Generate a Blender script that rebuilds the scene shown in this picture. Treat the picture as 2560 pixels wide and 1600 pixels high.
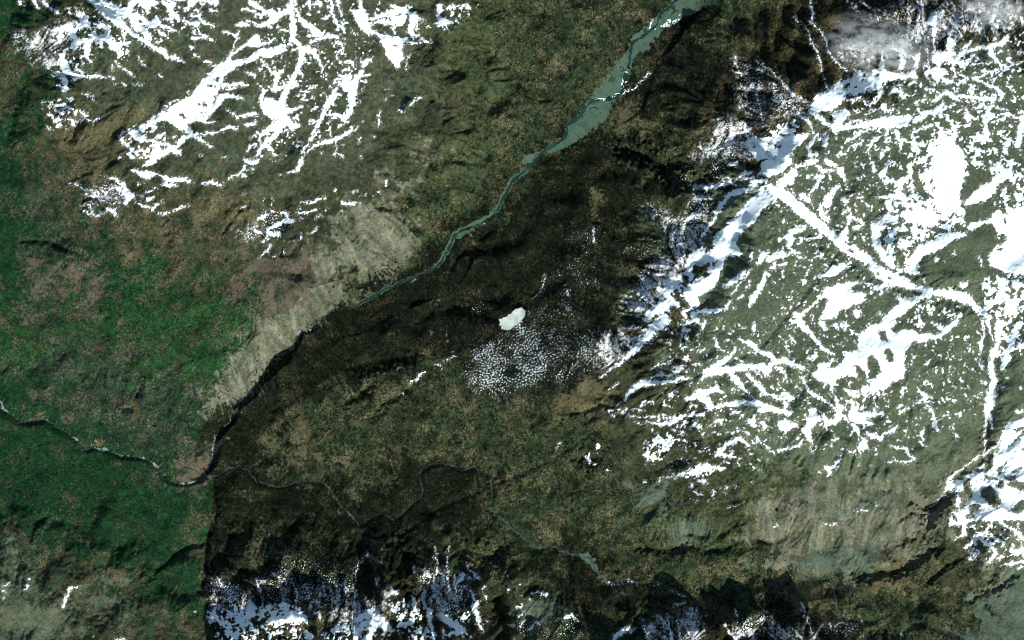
import bpy, math, random
import numpy as np

for _o in list(bpy.data.objects):
    bpy.data.objects.remove(_o, do_unlink=True)
scene = bpy.context.scene
col = scene.collection
M = 4.0                                   # metres per map pixel (map is 2560 x 1600 px)

# ----------------------------------------------------------------- camera
CAM_H = 120000.0
GROUND = 450.0
cam_data = bpy.data.cameras.new("survey_camera")
cam = bpy.data.objects.new("survey_camera", cam_data)
col.objects.link(cam)
cam.location = (0, 0, CAM_H)
cam.rotation_euler = (0, 0, 0)
cam_data.sensor_width = 36.0
cam_data.lens = 36.0 * (CAM_H - GROUND) / (2560 * M)
cam_data.clip_start = 1000.0
cam_data.clip_end = 400000.0
scene.camera = cam

# ----------------------------------------------------------------- light
SUN_ELEV, SUN_AZ = 43.0, 150.0            # degrees, azimuth from north clockwise
world = bpy.data.worlds.new("World")
scene.world = world
world.use_nodes = True
wn = world.node_tree.nodes
wl = world.node_tree.links
bg = wn["Background"]
sky = wn.new("ShaderNodeTexSky")
sky.sky_type = 'NISHITA'
sky.sun_disc = False
sky.sun_elevation = math.radians(SUN_ELEV)
sky.sun_rotation = math.radians(SUN_AZ)
sky.altitude = 500
sky.ozone_density = 1.0
sky.dust_density = 1.4
wl.new(sky.outputs[0], bg.inputs[0])
bg.inputs[1].default_value = 0.09

sun_data = bpy.data.lights.new("sun", 'SUN')
sun_data.energy = 4.6
sun_data.angle = math.radians(0.5)
sun_data.color = (1.0, 0.965, 0.90)
sun = bpy.data.objects.new("sun", sun_data)
col.objects.link(sun)
sun.location = (2500, -4300, 4700)
sun.rotation_euler = (math.radians(90 - SUN_ELEV), 0, math.radians(180 - SUN_AZ))

scene.view_settings.view_transform = 'Standard'
scene.view_settings.look = 'None'
scene.view_settings.exposure = 0.35
scene.view_settings.gamma = 1.0
scene.view_settings.use_curve_mapping = False
scene.cycles.filter_width = 1.0
scene.cycles.max_bounces = 4
scene.cycles.diffuse_bounces = 2
scene.cycles.volume_bounces = 2

# ---------------------------------------------------------------------------
# Survey of the snow cover.  Each block is one map sheet (origin in map pixels,
# 4 m each); entries are in sheet units (1/3.78 map pixel) and applied in order:
#   s x,y,w ...  ribbon of snow      p x,y ...  snow patch outline
#   h x,y,w ...  bare ribbon         q x,y ...  bare patch outline
#   d<f> x,y ... broken snow, cover f   e<f> fine broken snow   f<f> thin dusting
# ---------------------------------------------------------------------------
SNOW = {
(0, 0): """
f.45 80,300 260,300 500,250 700,180 740,300 640,400 520,480 560,600 480,720 360,600 240,520 120,420
d.35 480,260 740,180 760,300 640,420 500,400
d.3 850,180 1180,300 1200,420 980,420 850,300
d.12 750,0 2080,0 1800,300 1500,420 1000,420 780,700 540,860 480,500 700,200
s 190,20,45 225,45,20
s 320,10,40 345,60,25 370,75,12
s 410,10,20 450,60,30 490,90,18
s 520,95,20 545,120,35 580,140,15
s 645,80,30 660,120,30
p 705,75 740,110 790,125 830,170 850,220 870,280 820,270 780,250 745,210 760,170 720,130
s 820,150,40 800,230,60 700,290,50 680,330,60
s 690,330,50 720,390,60 700,470,40
s 490,380,25 520,400,30 580,395,25
s 540,290,40 600,260,30 680,290,60
s 850,0,60 900,30,50 950,80,60 1030,140,100 1110,190,100 1180,260,60 1270,330,50 1370,390,45 1450,450,50 1540,490,70 1600,540,45 1690,565,30 1760,595,25
s 960,0,60 1040,60,60 1110,110,80 1200,130,100 1270,200,90 1310,260,90 1370,300,70 1410,350,70 1400,380,30
s 1280,0,60 1230,90,70 1180,140,80
p 1270,0 1500,0 1500,40 1430,70 1400,110 1350,80 1330,40 1260,50
h 1210,195,40 1215,180,30
s 1380,60,40 1400,120,30
s 1480,150,25 1500,200,50 1470,210,60 1540,250,50 1620,280,35 1680,300,20
s 1290,150,50 1360,180,40
s 1380,220,70 1440,240,60 1500,220,60
s 1470,290,20 1530,310,30 1575,345,20
s 1480,400,25 1540,395,20
p 1580,0 2050,0 2080,50 2040,60 1990,40 1930,20 1860,30 1850,60 1760,110 1720,100 1730,80 1790,60 1790,20 1640,20 1600,50
s 1640,40,50 1620,100,50 1660,150,60 1690,180,40
s 1585,185,30 1640,185,40
s 1550,20,40 1600,60
s 1740,200,30 1780,210,20 1850,240,50 1880,230
s 1820,160,40 1880,150,30 1930,210,40 1980,240,30 2040,260,15
s 1870,280,15 1920,340,25 1980,375,30 2030,395,20
s 1830,280,20 1855,320,18
s 1835,370,40 1880,355,30 1915,360,20
s 1800,460,20 1840,450,20
s 1845,525,25 1890,545,12
s 1935,590,25 1990,590,25
s 2025,625,20 2055,635
s 2000,100,40 2050,120,20
s 2370,30,50 2419,50,50
s 2290,95,20 2350,100,35 2419,115,30
s 2265,240,50 2300,240,60 2360,240,20
s 2340,200,20 2419,235,20
s 2120,300,25 2180,320,25 2250,345,25 2260,300,15
s 2260,350,12 2230,400,8 2220,450,8
s 2419,400,120 2330,430,40 2260,470,30 2200,510,30 2150,590,40
s 2419,550,70 2340,580,60 2250,600,60 2130,620,80 2060,690,100 2010,740,110 1950,800,110 1890,870,90 1830,900,50
p 2020,700 2200,600 2250,640 2200,680 2140,720 2090,800 2060,900 2000,1000 1960,1060 1920,1120 1850,1150 1740,1170 1770,1230 1720,1240 1660,1200 1600,1160 1560,1060 1640,1000 1760,930 1880,870 1950,790
h 2050,760,30 2065,750
h 1980,810,30
h 2030,825,20
h 2045,920,30 2060,915
h 1940,990,40
h 1880,990,35
h 1910,1070,25
h 1720,1090,40 1750,1110,30
h 1580,1050,30
s 2110,820,40 2200,800,30 2290,800,40 2350,810,20
s 2150,850,20 2230,830,30
s 2080,910,40 2180,910,40 2230,915,30 2300,935,12
s 2100,920,60 2050,990,60 1980,1060,60 1930,1120,40
s 1890,1130,40 1960,1160,25 2050,1155,12
s 1750,1170,60 1700,1180,50 1770,1220,60 1800,1270,60 1740,1310,50 1680,1370,50 1640,1400,60 1560,1440,60 1500,1480,50 1430,1510,30
s 1800,1275,30 1900,1270,25 2000,1265,25 2090,1240,25 2150,1200,35 2240,1220,25
s 2150,1040,15 2200,1070,20 2240,1110,20 2330,1090,35 2419,1075,35
s 1810,1290,30 1880,1310,25 1940,1350,20 2000,1390,15
s 1560,1060,30 1480,1120,60 1400,1180,50 1340,1230,60
s 1590,1110,60 1530,1110,70 1460,1150,50
s 1180,1240,30 1150,1290,20 1160,1340,25 1200,1370,20 1240,1410,30 1290,1440,30 1340,1410,25 1380,1490,15
s 1230,1250,60 1290,1270,80 1330,1310,60 1400,1330,40 1460,1330,30 1500,1390,50 1480,1430,80 1440,1480,60
s 1510,1350,25 1580,1370,30 1650,1400,40
s 1700,1440,50 1650,1420,60
s 1640,1290,25
s 1120,1500,25 1150,1470,12
d.25 1110,1250 1350,1150 1700,1200 1640,1380 1440,1510 1200,1510
s 2310,1180,20 2419,1175,25
s 2419,1280,20 2370,1310,15
s 2340,1440,20 2370,1390,25 2419,1370,20
s 1580,1020,15 1620,970,15 1700,935,12
s 1780,880,25
s 2120,1487,15 2150,1487
s 1905,1475,15
s 2340,690,25 2419,720,20
s 640,470,25 610,510,30 570,510,40 590,570,60 620,620,70 640,680,60 640,700,40
p 545,560 600,540 640,590 670,650 675,700 600,700 570,650
s 480,710,15 560,705,30 650,700,35 740,715,40 820,735,25 900,715,25 950,730,20 1000,730,8
s 1030,725,8 1085,748,10
s 600,730,40 620,800,50 640,850,40 580,850,20
s 550,820,30 600,840
s 700,760,30 740,740,30
s 660,590,25 730,610,20 720,660,20 800,685,15
s 770,540,25 790,610,15
s 820,460,50 820,530,50 860,570,20 880,600,10
s 800,380,40 830,400,60 850,470,40
s 700,470,30 740,400,60 800,395,40 860,390,40 900,340,60 940,390,60 970,450,20
s 900,300,25 890,340,40
s 950,230,50 1000,260,50 1010,320,30 960,350,40 1030,380,50 1060,450,40
d.7 1040,330 1170,360 1230,520 1200,570 1120,570 1060,480 990,370
s 1180,350,20 1190,420,20 1240,400,30
s 1100,590,12 1140,630,15 1180,665,20 1230,690,25 1265,720,20
s 1060,620,12 1065,660,8
s 1305,520,10 1330,580,8 1390,640,8
s 1510,715,20 1530,725
s 770,885,10 830,890,15 890,940,10
s 660,940,30 690,940,25
s 550,945,25
s 1260,800,12 1350,805,12
s 1150,790,15 1190,810,20
s 1090,790,12
d.22 400,940 700,1000 920,1100 880,1160 500,1230 430,1100
s 390,960,20 470,970,12 530,990,15 620,1000,25 660,1020,20
s 440,1000,12 520,1010
s 560,1050,25 610,1060,20
s 700,1060,20 720,1080
s 760,1070,15 810,1090
s 460,1080,25 500,1110,30 530,1145,25 600,1135,12 660,1135,20 740,1140,15 820,1135,12 880,1145,15 940,1120,20
s 570,1180,30
s 440,1195,12 500,1225,8
""",
(640, 0): """
d.10 0,0 1200,0 1000,900 860,1300 300,1500 0,1500
s 330,0,25 345,60,45 350,150,50 355,220,60 355,320,55 360,390,50
s 300,60,40 320,90
s 365,0,20 385,60,25 400,140,30 420,190,60 480,240,60 550,290,50 600,325,60 640,325,20
s 0,60,40 70,100,40 140,130,80 190,160,90 260,130,50 320,120,40
s 0,150,20 80,135,25 140,140,30
s 170,190,80 120,225,40 50,245,30 0,250,25
s 200,260,15 250,285,20 310,305,25
s 0,430,30 60,420,40 110,420,25 180,380,20
s 0,520,60 80,490,50 170,470,40 270,440,40
s 100,530,50 190,500,60 240,490,50 290,470,25
s 380,400,60 420,440,50 440,480,70 500,470,70 550,500,50 580,550,40 610,600,30 640,660,20 645,740,10
s 440,470,70 440,550,50 420,600,50 390,660,40 360,740,50 330,800,70 290,860,50 260,930,60 230,1000,80
s 300,730,15 340,760
s 350,470,15 400,490,10
s 470,560,20 460,600,30
s 380,800,60 300,820,30
s 60,570,10 100,600,12 130,660,20 160,690,30 210,710,60 250,680,20
s 205,740,60 190,800,50 175,860,40 240,830,30
s 80,720,15 90,760
s 75,850,30 60,900,30 50,980,30
p 50,950 90,930 160,930 200,960 260,940 290,1000 290,1060 230,1090 170,1140 110,1100 70,1080 45,1000
s 240,1000,90 230,1080,60 290,1050,50 370,1040,30 440,1010,20
s 220,1100,60 280,1120,80 330,1170,60 350,1220,50
s 270,1130,90 200,1180,70 120,1230,60 50,1280,40
s 300,1140,60 240,1210,60 170,1290,60 110,1340,60 60,1400,60 20,1450,30 0,1480,20
s 110,1380,40 160,1440,20 220,1500,12
s 60,1240,20 40,1320,20
s 330,1200,40 400,1200,20
s 420,880,20 470,870,20 515,865,15
s 400,910,20
s 430,945,20 500,945,12
s 460,760,15
s 490,0,30 515,60,40 520,110,15
s 600,30,50 610,50
s 560,40,30
s 710,10,40 720,110,25 750,200,30 800,250,25 840,300,25
s 770,0,30 790,80,25 810,150,15
s 680,20,20
s 980,10,30 1000,60,40 1010,110,60
p 890,95 1010,110 1050,130 1060,220 1080,270 1130,310 1200,320 1300,355 1440,360 1450,400 1390,410 1390,520 1410,550 1350,590 1360,640 1330,650 1300,610 1260,570 1230,490 1180,400 1170,380 1140,330 1080,320 1070,350 1000,280 950,220 920,140
h 1310,430,20 1340,450,12
s 1060,190,25 1130,170,20 1200,150,60 1240,130
s 1080,230,20 1160,210,20 1230,210,50 1290,220,60 1380,190,60
d.65 1240,60 1380,50 1460,80 1440,250 1380,280 1280,270 1230,200
s 1270,130,60 1400,100,60 1440,60,20
s 1300,270,30 1310,320,15
s 1480,140,60 1480,220,60 1460,300,50 1490,350,30 1540,340,20
s 1510,130,40 1520,220,20 1530,300,15
s 1540,190,20 1600,200,12
s 1560,370,25 1620,390,30 1680,415,8
s 1420,390,40 1510,415,20 1570,410,12
s 1470,420,25
s 1450,510,10 1430,590,12 1420,660,8
s 1630,430,12
s 1720,40,40 1740,90,60 1720,150,40 1770,200,60 1830,210,30
s 1720,220,20 1800,250,20 1820,290,10
d.35 1780,80 1950,30 2100,40 1920,200 1830,300 1620,260 1700,200 1780,170
s 1990,40,30 2010,80,30
s 1840,60,15 1930,55
s 520,410,20 590,380,25 680,350,40 770,350,50
s 780,330,20
s 560,340,40 520,340,20
s 770,400,20 810,420,40 820,470,15 770,500,15 775,560,15 800,590,15 850,600,15 890,585,25 930,620,25
s 840,380,20
s 980,575,15 1010,600,20 1030,620,40 1060,580,30 1100,565,20
s 840,670,30 880,660,25
s 1010,680,40 960,740,60 930,800,80 910,880,90 910,960,80 890,1040,60 860,1120,50
s 900,690,20 850,760,80 870,840,80
s 730,800,15 760,760,20 820,730,20
s 790,790,40 850,820,60
s 760,840,30 740,900,50 700,970,60 660,1020,50 640,1080,40 600,1160,40 560,1230,30 500,1350,20 440,1450,15 425,1510,12
s 660,890,12 680,920
s 690,1080,30 750,1090,40 800,1100,40 850,1130,40
s 700,1150,20
s 800,1180,20 790,1210,30
s 870,1160,15
s 960,1190,8 930,1240,8
s 910,1210,30 890,1250,40 820,1290,40 740,1330,50 660,1350,40 580,1370,30 510,1410,20 470,1470,15
s 600,1220,10 610,1310,12
s 560,1230,10 530,1330,8
s 770,1380,12 740,1480,8
s 830,1370,15
s 990,1300,12 975,1340,20
s 1110,1295,12
s 1170,1050,20 1165,1110,15 1160,1180,25
s 1000,770,30 1040,770,20
s 1010,720,20 1070,710,20
s 1010,1150,10
s 990,1470,12 1000,1500
s 1290,900,15
s 1220,940,12
s 1240,850,15
s 1390,990,15
s 1380,1060,20 1350,1040,12
s 1470,1000,20 1500,950,12 1580,910,12
s 620,1450,20
s 760,1450,12 830,1490,12
""",
(1280, 0): """
s 1640,70,12 1590,150,15 1540,190,30 1480,200,20 1420,240,35
s 1560,200,15 1460,225,20
s 1330,180,15 1310,240,20 1300,270,15
s 1090,620,8 1085,680
s 1050,740,10 1040,840,10
s 1075,760,12 1060,840,12
s 1020,870,10 960,910,8
s 780,935,10 890,925,15
s 1290,690,8 1220,770,12 1170,820,10 1120,840,12 1060,870,8 1035,890,10
s 1360,270,15
f.5 1900,1100 2200,1140 2300,1250 2250,1500 1700,1500 1720,1400 1900,1300
f.25 2050,550 2419,600 2419,1250 2200,1200 2080,900
e.22 2080,650 2419,680 2419,1250 2300,1250 2100,850
s 2110,520,8 2120,620,10 2160,690,12 2250,790,14 2310,890,14 2340,1010,14 2350,1100,10 2370,1160,8
s 2300,570,10 2340,610,14 2419,655,12
p 2200,1330 2280,1280 2330,1310 2400,1300 2419,1290 2419,1510 2300,1510 2250,1440
h 2290,1390,30
s 2200,1180,20 2230,1310,30
e.35 1960,1150 2200,1140 2210,1330 1950,1200
e.42 1720,1420 1830,1390 1880,1320 2050,1260 2200,1340 2260,1510 1700,1510
""",
(1920, 0): """
f.5 620,330 1080,330 1400,200 1600,60 2300,0 2419,100 2300,300 1900,330 1500,450 1400,500 1000,560 760,620 640,520
f.35 0,750 140,790 320,950 420,1000 300,1100 0,1200
f.3 1200,0 2000,0 2000,200 1300,250 700,200
e.25 1080,60 1500,0 1500,330 1100,330
e.3 1600,150 2000,0 2419,0 2300,260 2000,300
e.3 0,780 160,850 320,1000 300,1100 0,1100
d.14 1000,760 2419,300 2419,1510 500,1510
s 390,0,12 420,100,20 420,180,30
s 390,200,20 450,250,15 520,340,15 550,400,20 560,470,18 600,540,15 650,600,12 720,660,10 770,760,8
s 250,160,10 290,200,12 350,250,15 380,320,10 410,410,12 450,470,12 480,560,15 500,660,15 530,770,12 555,860,8
s 745,0,25 790,40,20 850,110,10 920,200,10
s 880,5,10 930,60,8 1000,110,10 1040,220,8 1070,290,10
s 1040,320,10 1080,400,20 1080,500,15 1060,600,25
s 1405,0,10 1415,150,15 1400,250,15 1390,400,12
s 1440,200,12 1460,380,12 1490,480,15 1500,550,10
s 1440,20,10 1460,120,8
s 1560,130,30 1540,230,50 1570,270,40 1560,350,25 1560,480,30 1550,560,15
p 1480,220 1510,170 1580,110 1590,200 1580,270 1550,330 1540,270
s 1700,190,12 1760,250,30 1800,320,15 1830,380,8
s 1990,180,15 2020,280,12 2060,380,10 2080,430,12
d.6 2000,130 2060,150 2130,100 2140,140 2190,240 2180,280 2120,270 2080,240 2050,200
s 2250,80,10 2290,150,10
s 2380,180,30 2390,240,25
s 0,650,12 60,700,10 140,790,8
s 140,800,12 200,870,25 260,910,20 320,940,15 340,1000,10
p 380,1010 450,900 560,860 640,780 780,740 830,660 960,690 1040,640 1140,690 1220,690 1380,690 1400,740 1250,760 1090,780 1030,860 950,860 880,880 760,920 700,960 620,1040 560,1060 420,1060
h 900,710,30
h 740,820,50
h 820,830,25
h 740,920,50 780,910,30
h 850,905,40
h 890,770,25
h 1020,720,40
s 1060,600,40 1080,700,60
s 940,570,15 950,640,25
s 1150,460,15 1240,500,40 1260,580,60 1240,650,50
s 1240,480,40 1320,540,40 1370,560,20
s 1400,530,60 1390,620,40 1360,680,30
s 1500,580,15 1500,640,20
s 1560,500,60 1600,560,70 1680,520,60 1740,590,60 1800,600,40 1850,620,30
p 1560,480 1660,490 1740,560 1850,620 1840,660 1800,640 1740,600 1640,590 1620,650 1680,680 1650,720 1600,750 1590,840 1560,780 1540,700 1490,720 1470,690 1560,640 1540,560
s 1480,700,20 1520,790,12 1590,830,10
s 1720,380,50 1690,440,60 1720,510,60 1760,540,50
s 1760,360,20 1740,430,60
s 1740,620,30 1750,700,25 1740,750,20
s 1810,680,25
s 1790,540,50 1870,490,40 1940,480,40 2010,450,30
s 1840,460,40 1900,410,30
s 1870,590,50 1920,530,30 1990,560,15
s 1880,620,20 1980,610,20 2090,605,20
s 2020,450,40 2080,470,40 2110,530,50 2140,580,40 2200,620,35 2250,650,40 2200,680,20
s 2080,450,50 2140,430,40 2200,420,60 2250,360,30 2260,320,15
s 2130,380,30
s 2180,490,40
s 2260,640,25 2340,610,20
s 2350,600,10 2419,585,12
s 2150,670,25 2080,690,25 2020,720,25 1910,745,25 2000,780,25 2080,820,30 2150,850,30 2200,900,45 2180,950,30
s 2100,800,15 2140,740,20
s 1650,760,50 1680,780,50 1760,790,20 1860,760,40
s 1760,810,15 1840,790,15
s 1480,850,35 1550,850,25
s 1330,810,25 1380,780,30
s 1180,810,20 1200,850,50 1130,890,25 1270,850,15
s 1220,760,10 1230,820,12
s 1030,850,30 1050,900,30 1030,950,30 940,1000,30 890,960,20
s 740,960,15 860,930,20 780,980,15
s 1300,900,25 1250,930,30 1370,900,20
s 1380,980,40
s 1470,910,20
s 1530,980,20 1600,930,35 1660,870,40 1740,920,50 1840,920,40 1930,930,35 2020,940,50 2110,940,50 2100,970,40
s 1880,870,40 1920,900,40
s 2000,890,40
s 1750,860,25
s 2000,990,50 1980,1030,30 1910,1030,15
s 1640,990,40 1550,1060,40 1440,1110,50 1370,1150,50
s 1440,1070,40 1480,1080,40
s 1750,990,20 1640,1040,25 1560,1090,40
s 900,1090,15 960,1070,25 1020,1050,20
s 1060,1070,15 1150,1050,25 1180,1030,12
s 770,1150,15 880,1150,20
s 620,1210,90 800,1200,40 930,1180,70 1080,1150,80 1250,1130,70 1340,1110,30
s 1000,1190,60 1150,1190,60 1280,1180,60 1310,1140,40
s 400,1060,60 480,1120,50 560,1190,50 640,1230,70
p 560,1070 700,1040 760,1050 740,1110 700,1170 660,1200 610,1160 620,1110
s 700,1060,60 780,1090,20
s 1120,1240,60 1100,1280,30
s 1200,1250,50 1220,1320,40 1290,1340,30
s 1370,1250,15 1450,1215,25 1540,1185,20
s 720,1330,12 800,1310,30 880,1250,25 1000,1220,15
s 870,1350,15
s 1040,1300,25 970,1340,40 960,1390,30 930,1440,12
s 290,1090,40 360,1130,40 400,1180,20 420,1270,10
d.65 0,1240 60,1190 250,1130 300,1200 200,1290 0,1300
p 0,1300 60,1280 130,1290 250,1270 390,1260 320,1350 250,1420 180,1510 0,1510
h 70,1385,25 110,1390,12
s 470,1270,30 420,1340,40 370,1400,40 380,1470,40 450,1460,40
s 540,1300,60 530,1370,50
s 480,1320,40
s 1060,1440,20 1130,1410,20
s 1400,1380,25 1420,1450,20
s 1240,1370,40 1230,1430,15
s 650,1470,30
s 1140,1480,20
s 2250,1060,12 2100,1010,25 2060,1000,15
s 2380,920,30 2410,960,20
s 2350,500,40
s 2419,1080,60 2390,1180,60 2360,1260,60 2340,1360,50 2330,1400,25
s 2240,1090,20 2330,1120,25 2400,1110,25
s 2050,1070,50 2110,1100,40 2040,1140,50 2030,1200,20
s 2170,1260,40
s 1850,1030,25 1870,1120,60
d.5 1330,1290 1500,1300 1620,1200 1780,1170 1850,1250 2080,1260 2080,1350 1960,1510 1290,1510
d.25 1500,1000 2150,1010 2300,1200 2300,1400 2280,1510 1960,1510 2080,1300 1850,1250 1500,1230
s 1750,1200,40 1740,1290,60 1650,1380,80 1560,1430,60
s 2030,1200,20 2060,1280,60 1960,1330,50
s 1340,1300,30 1410,1300,20
s 2230,1440,60 2210,1420,40
s 1520,1380,40 1600,1330,40 1630,1220,30
""",
(0, 400): """
s 1360,50,30 1420,30,60 1460,10,40
s 1260,100,30 1330,120,40 1400,160,70
s 1380,110,30 1440,130,40 1500,140,20 1560,170,30 1620,190,50 1720,185,40 1810,200,15
s 1580,200,40 1540,230,30 1600,240,40 1680,240,12
s 1920,230,20 1980,210,20 2060,225,25 2120,235,12
s 2100,260,12
s 2330,10,40 2400,20,50
s 2310,60,30 2300,100,20 2250,140,20 2160,180,20
s 2300,90,15 2390,100,10
s 2290,150,20 2330,150
s 1360,310,15 1410,290,12 1470,270,10
s 1040,170,20 1080,170,20 1140,220,25 1200,290,40 1240,340,60 1280,340,20
s 1110,260,30 1160,300,50 1220,360,60 1180,420,20
s 960,280,20 1000,320,30
s 920,310,40
s 640,220,15 720,230,8 790,280,12 820,320,12
s 820,340,10 900,350,12 980,390,20
s 760,450,10 800,490,10 870,520,15 930,525,25
s 1020,460,30 1060,480,30 1100,450,15
s 1080,500,30 1110,550,15
s 840,430,8 870,500,8
s 1310,230,25
s 1400,370,40 1450,360,20
s 1340,350,25
s 1290,410,15 1350,430,20 1410,460,15 1440,480,12
s 1480,420,30 1440,460,30
s 1530,390,20
s 1500,510,15 1560,505,20 1640,480,12 1700,455,12 1790,425,12
s 2290,450,10 2340,430,8
s 2310,320,15
f.25 700,200 1150,200 1300,350 1150,500 900,530 760,450 820,330
e.32 920,90 1120,170 1290,330 1200,430 1000,360 900,260
e.25 780,330 980,370 1150,480 1130,560 930,540 760,470
e.3 1260,90 1420,100 1500,160 1380,230 1300,200
e.4 2220,680 2419,600 2419,800 2330,760
f.4 2220,680 2419,600 2419,800 2330,760
""",
(640, 400): """
s 0,20,30 20,10
s 430,0,40 420,50,40 390,100,30 310,120,15
s 230,145,15
s 180,20,15
s 760,285,25
s 910,310,15 960,290,12
s 1040,330,15
s 1105,340,12
s 1160,305,25
s 1220,250,15 1240,190,10
s 1310,150,12
s 820,410,40 880,415,35 980,412,12
s 810,480,12
s 430,400,15 540,405,25 600,370,15 670,360,15
s 410,455,20
s 400,498,20 470,498,20 520,485,20 590,465,12
s 660,470,12
s 570,550,12 600,520
s 420,560,20
s 530,690,8 580,640,12
s 660,615,10
s 140,435,12 150,415
s 75,380,12
s 165,375,10
s 20,560,20 80,530,30 130,520,15
s 160,485,20
s 240,490,25 290,510,30 300,540,20
s 360,570,15 300,580,50 240,600,40 170,620,30 110,650,40
s 110,660,30 120,710,30 180,700,40 250,690,20
s 0,670,40 60,700,12
s 60,770,20 120,740,20
s 130,790,10 110,860,12 30,920,12
s 175,910,15
s 410,740,8 430,705
s 345,765,12
s 265,850,8 250,885,8
e.28 0,420 300,460 400,600 250,760 0,780
s 1460,1140,12 1500,1130
s 2270,480,10
s 2150,590,10
s 1810,855,8
e.14 1950,1300 2250,1250 2250,1510 1950,1510
""",
(1280, 400): """
f.4 1700,250 1900,300 1860,650 1820,740 1620,800 1520,800 1360,600 1220,450 1330,400 1560,550 1700,400
f.5 1380,900 1620,900 1620,1080 1500,1200 1380,1420 1200,1500 1000,1400 1150,1200
f.55 1500,600 1820,740 1620,1000 1450,1090 1500,800
e.38 1700,250 1900,300 1860,650 1820,740 1620,800 1520,800 1360,600 1220,450 1330,400 1560,550 1700,400
e.2 900,860 1300,700 1550,800 1620,900 1620,1080 1450,1090 1250,980 1000,950
e.32 1420,1000 1550,1050 1500,1200 1400,1350 1250,1450 1000,1450 1150,1250 1000,1150 1200,1050
e.15 500,600 800,560 870,620 850,1100 900,1180 600,1300 400,1350 300,1200 500,900
e.36 100,1390 330,1380 560,1300 700,1510 100,1510
e.3 1500,100 1700,150 1650,300 1500,200
e.5 1850,0 2100,0 2000,120 1870,150
s 2419,200,30 2330,200,40 2270,215,40
s 2419,330,200 2330,400,170 2230,520,180 2130,620,170 2040,720,180 1960,820,200 1850,900,160 1750,930,160 1680,1000,100
s 2050,840,170 2150,890,50
s 1960,930,120 1900,1050,130 1860,1150,150 1760,1200,150 1680,1230,130 1720,1350,100
s 1660,1100,120 1580,1120,80 1500,1180,100 1450,1160,60
s 1500,1200,100 1420,1250,60 1380,1200,40
d.6 1420,1180 1700,1150 1720,1390 1480,1450 1280,1510 1240,1500 1350,1380
s 1450,1260,60 1500,1320,60 1400,1380,60 1330,1420,80 1280,1500,80
s 1700,1400,30 1620,1430,40 1640,1480,40
s 1700,1460,60 1740,1500,60
s 1740,1430,30 1850,1430,60 1950,1420,40 2020,1400,20 2050,1330,15
s 1340,1400,60 1430,1440,40 1480,1350,60
s 2300,230,50 2220,290,50 2120,300,60 2050,340,50 1990,410,50 1930,500,40 1900,580,30 1850,640,25 1800,720,40
h 2000,500,70 2040,460,60 1950,600,60 1930,640,30
h 2110,420,30
h 1860,780,50 1880,810,40 1840,860,40
h 1730,1020,60 1790,1050,80 1830,1000,40 1820,1090,50
h 1640,1110,60 1640,1170,60
h 1920,960,25 1905,1000,20
h 2250,300,40 2235,340,30
h 2390,275,30
h 1560,1300,60 1620,1360,70 1660,1370,40
h 1540,1430,90 1560,1480,90
h 1220,1450,70 1180,1480,60
s 1740,250,60 1850,260,50 1930,240,50 2050,215,30 2130,240,15
s 1900,160,10 2100,180,12 2300,170,20 2340,120,20
s 2180,140,40 2260,120,30
s 2050,50,25 2130,30,40
s 2150,160,30
s 2000,1190,40 2080,1150,60 2150,1100,60 2200,1050,30
s 2190,1120,20 2260,1020,12
s 2060,1280,15 2110,1220,15 2160,1140,10
s 2130,1330,15 2180,1270,20
s 2210,1220,12 2240,1150,15
s 2250,950,20 2260,890,30
s 2320,980,40 2370,900,60 2419,870,20
s 2390,1070,40 2370,1150,40 2320,1240,50 2260,1320,60 2230,1380,30
s 2400,1190,15
s 2090,1400,25
s 2180,800,12 2240,810,8
s 2340,860,12
s 770,640,6 775,780,8
s 200,1310,8 270,1260,10 320,1080,6
s 520,1230,10 540,1280,10
""",
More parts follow.
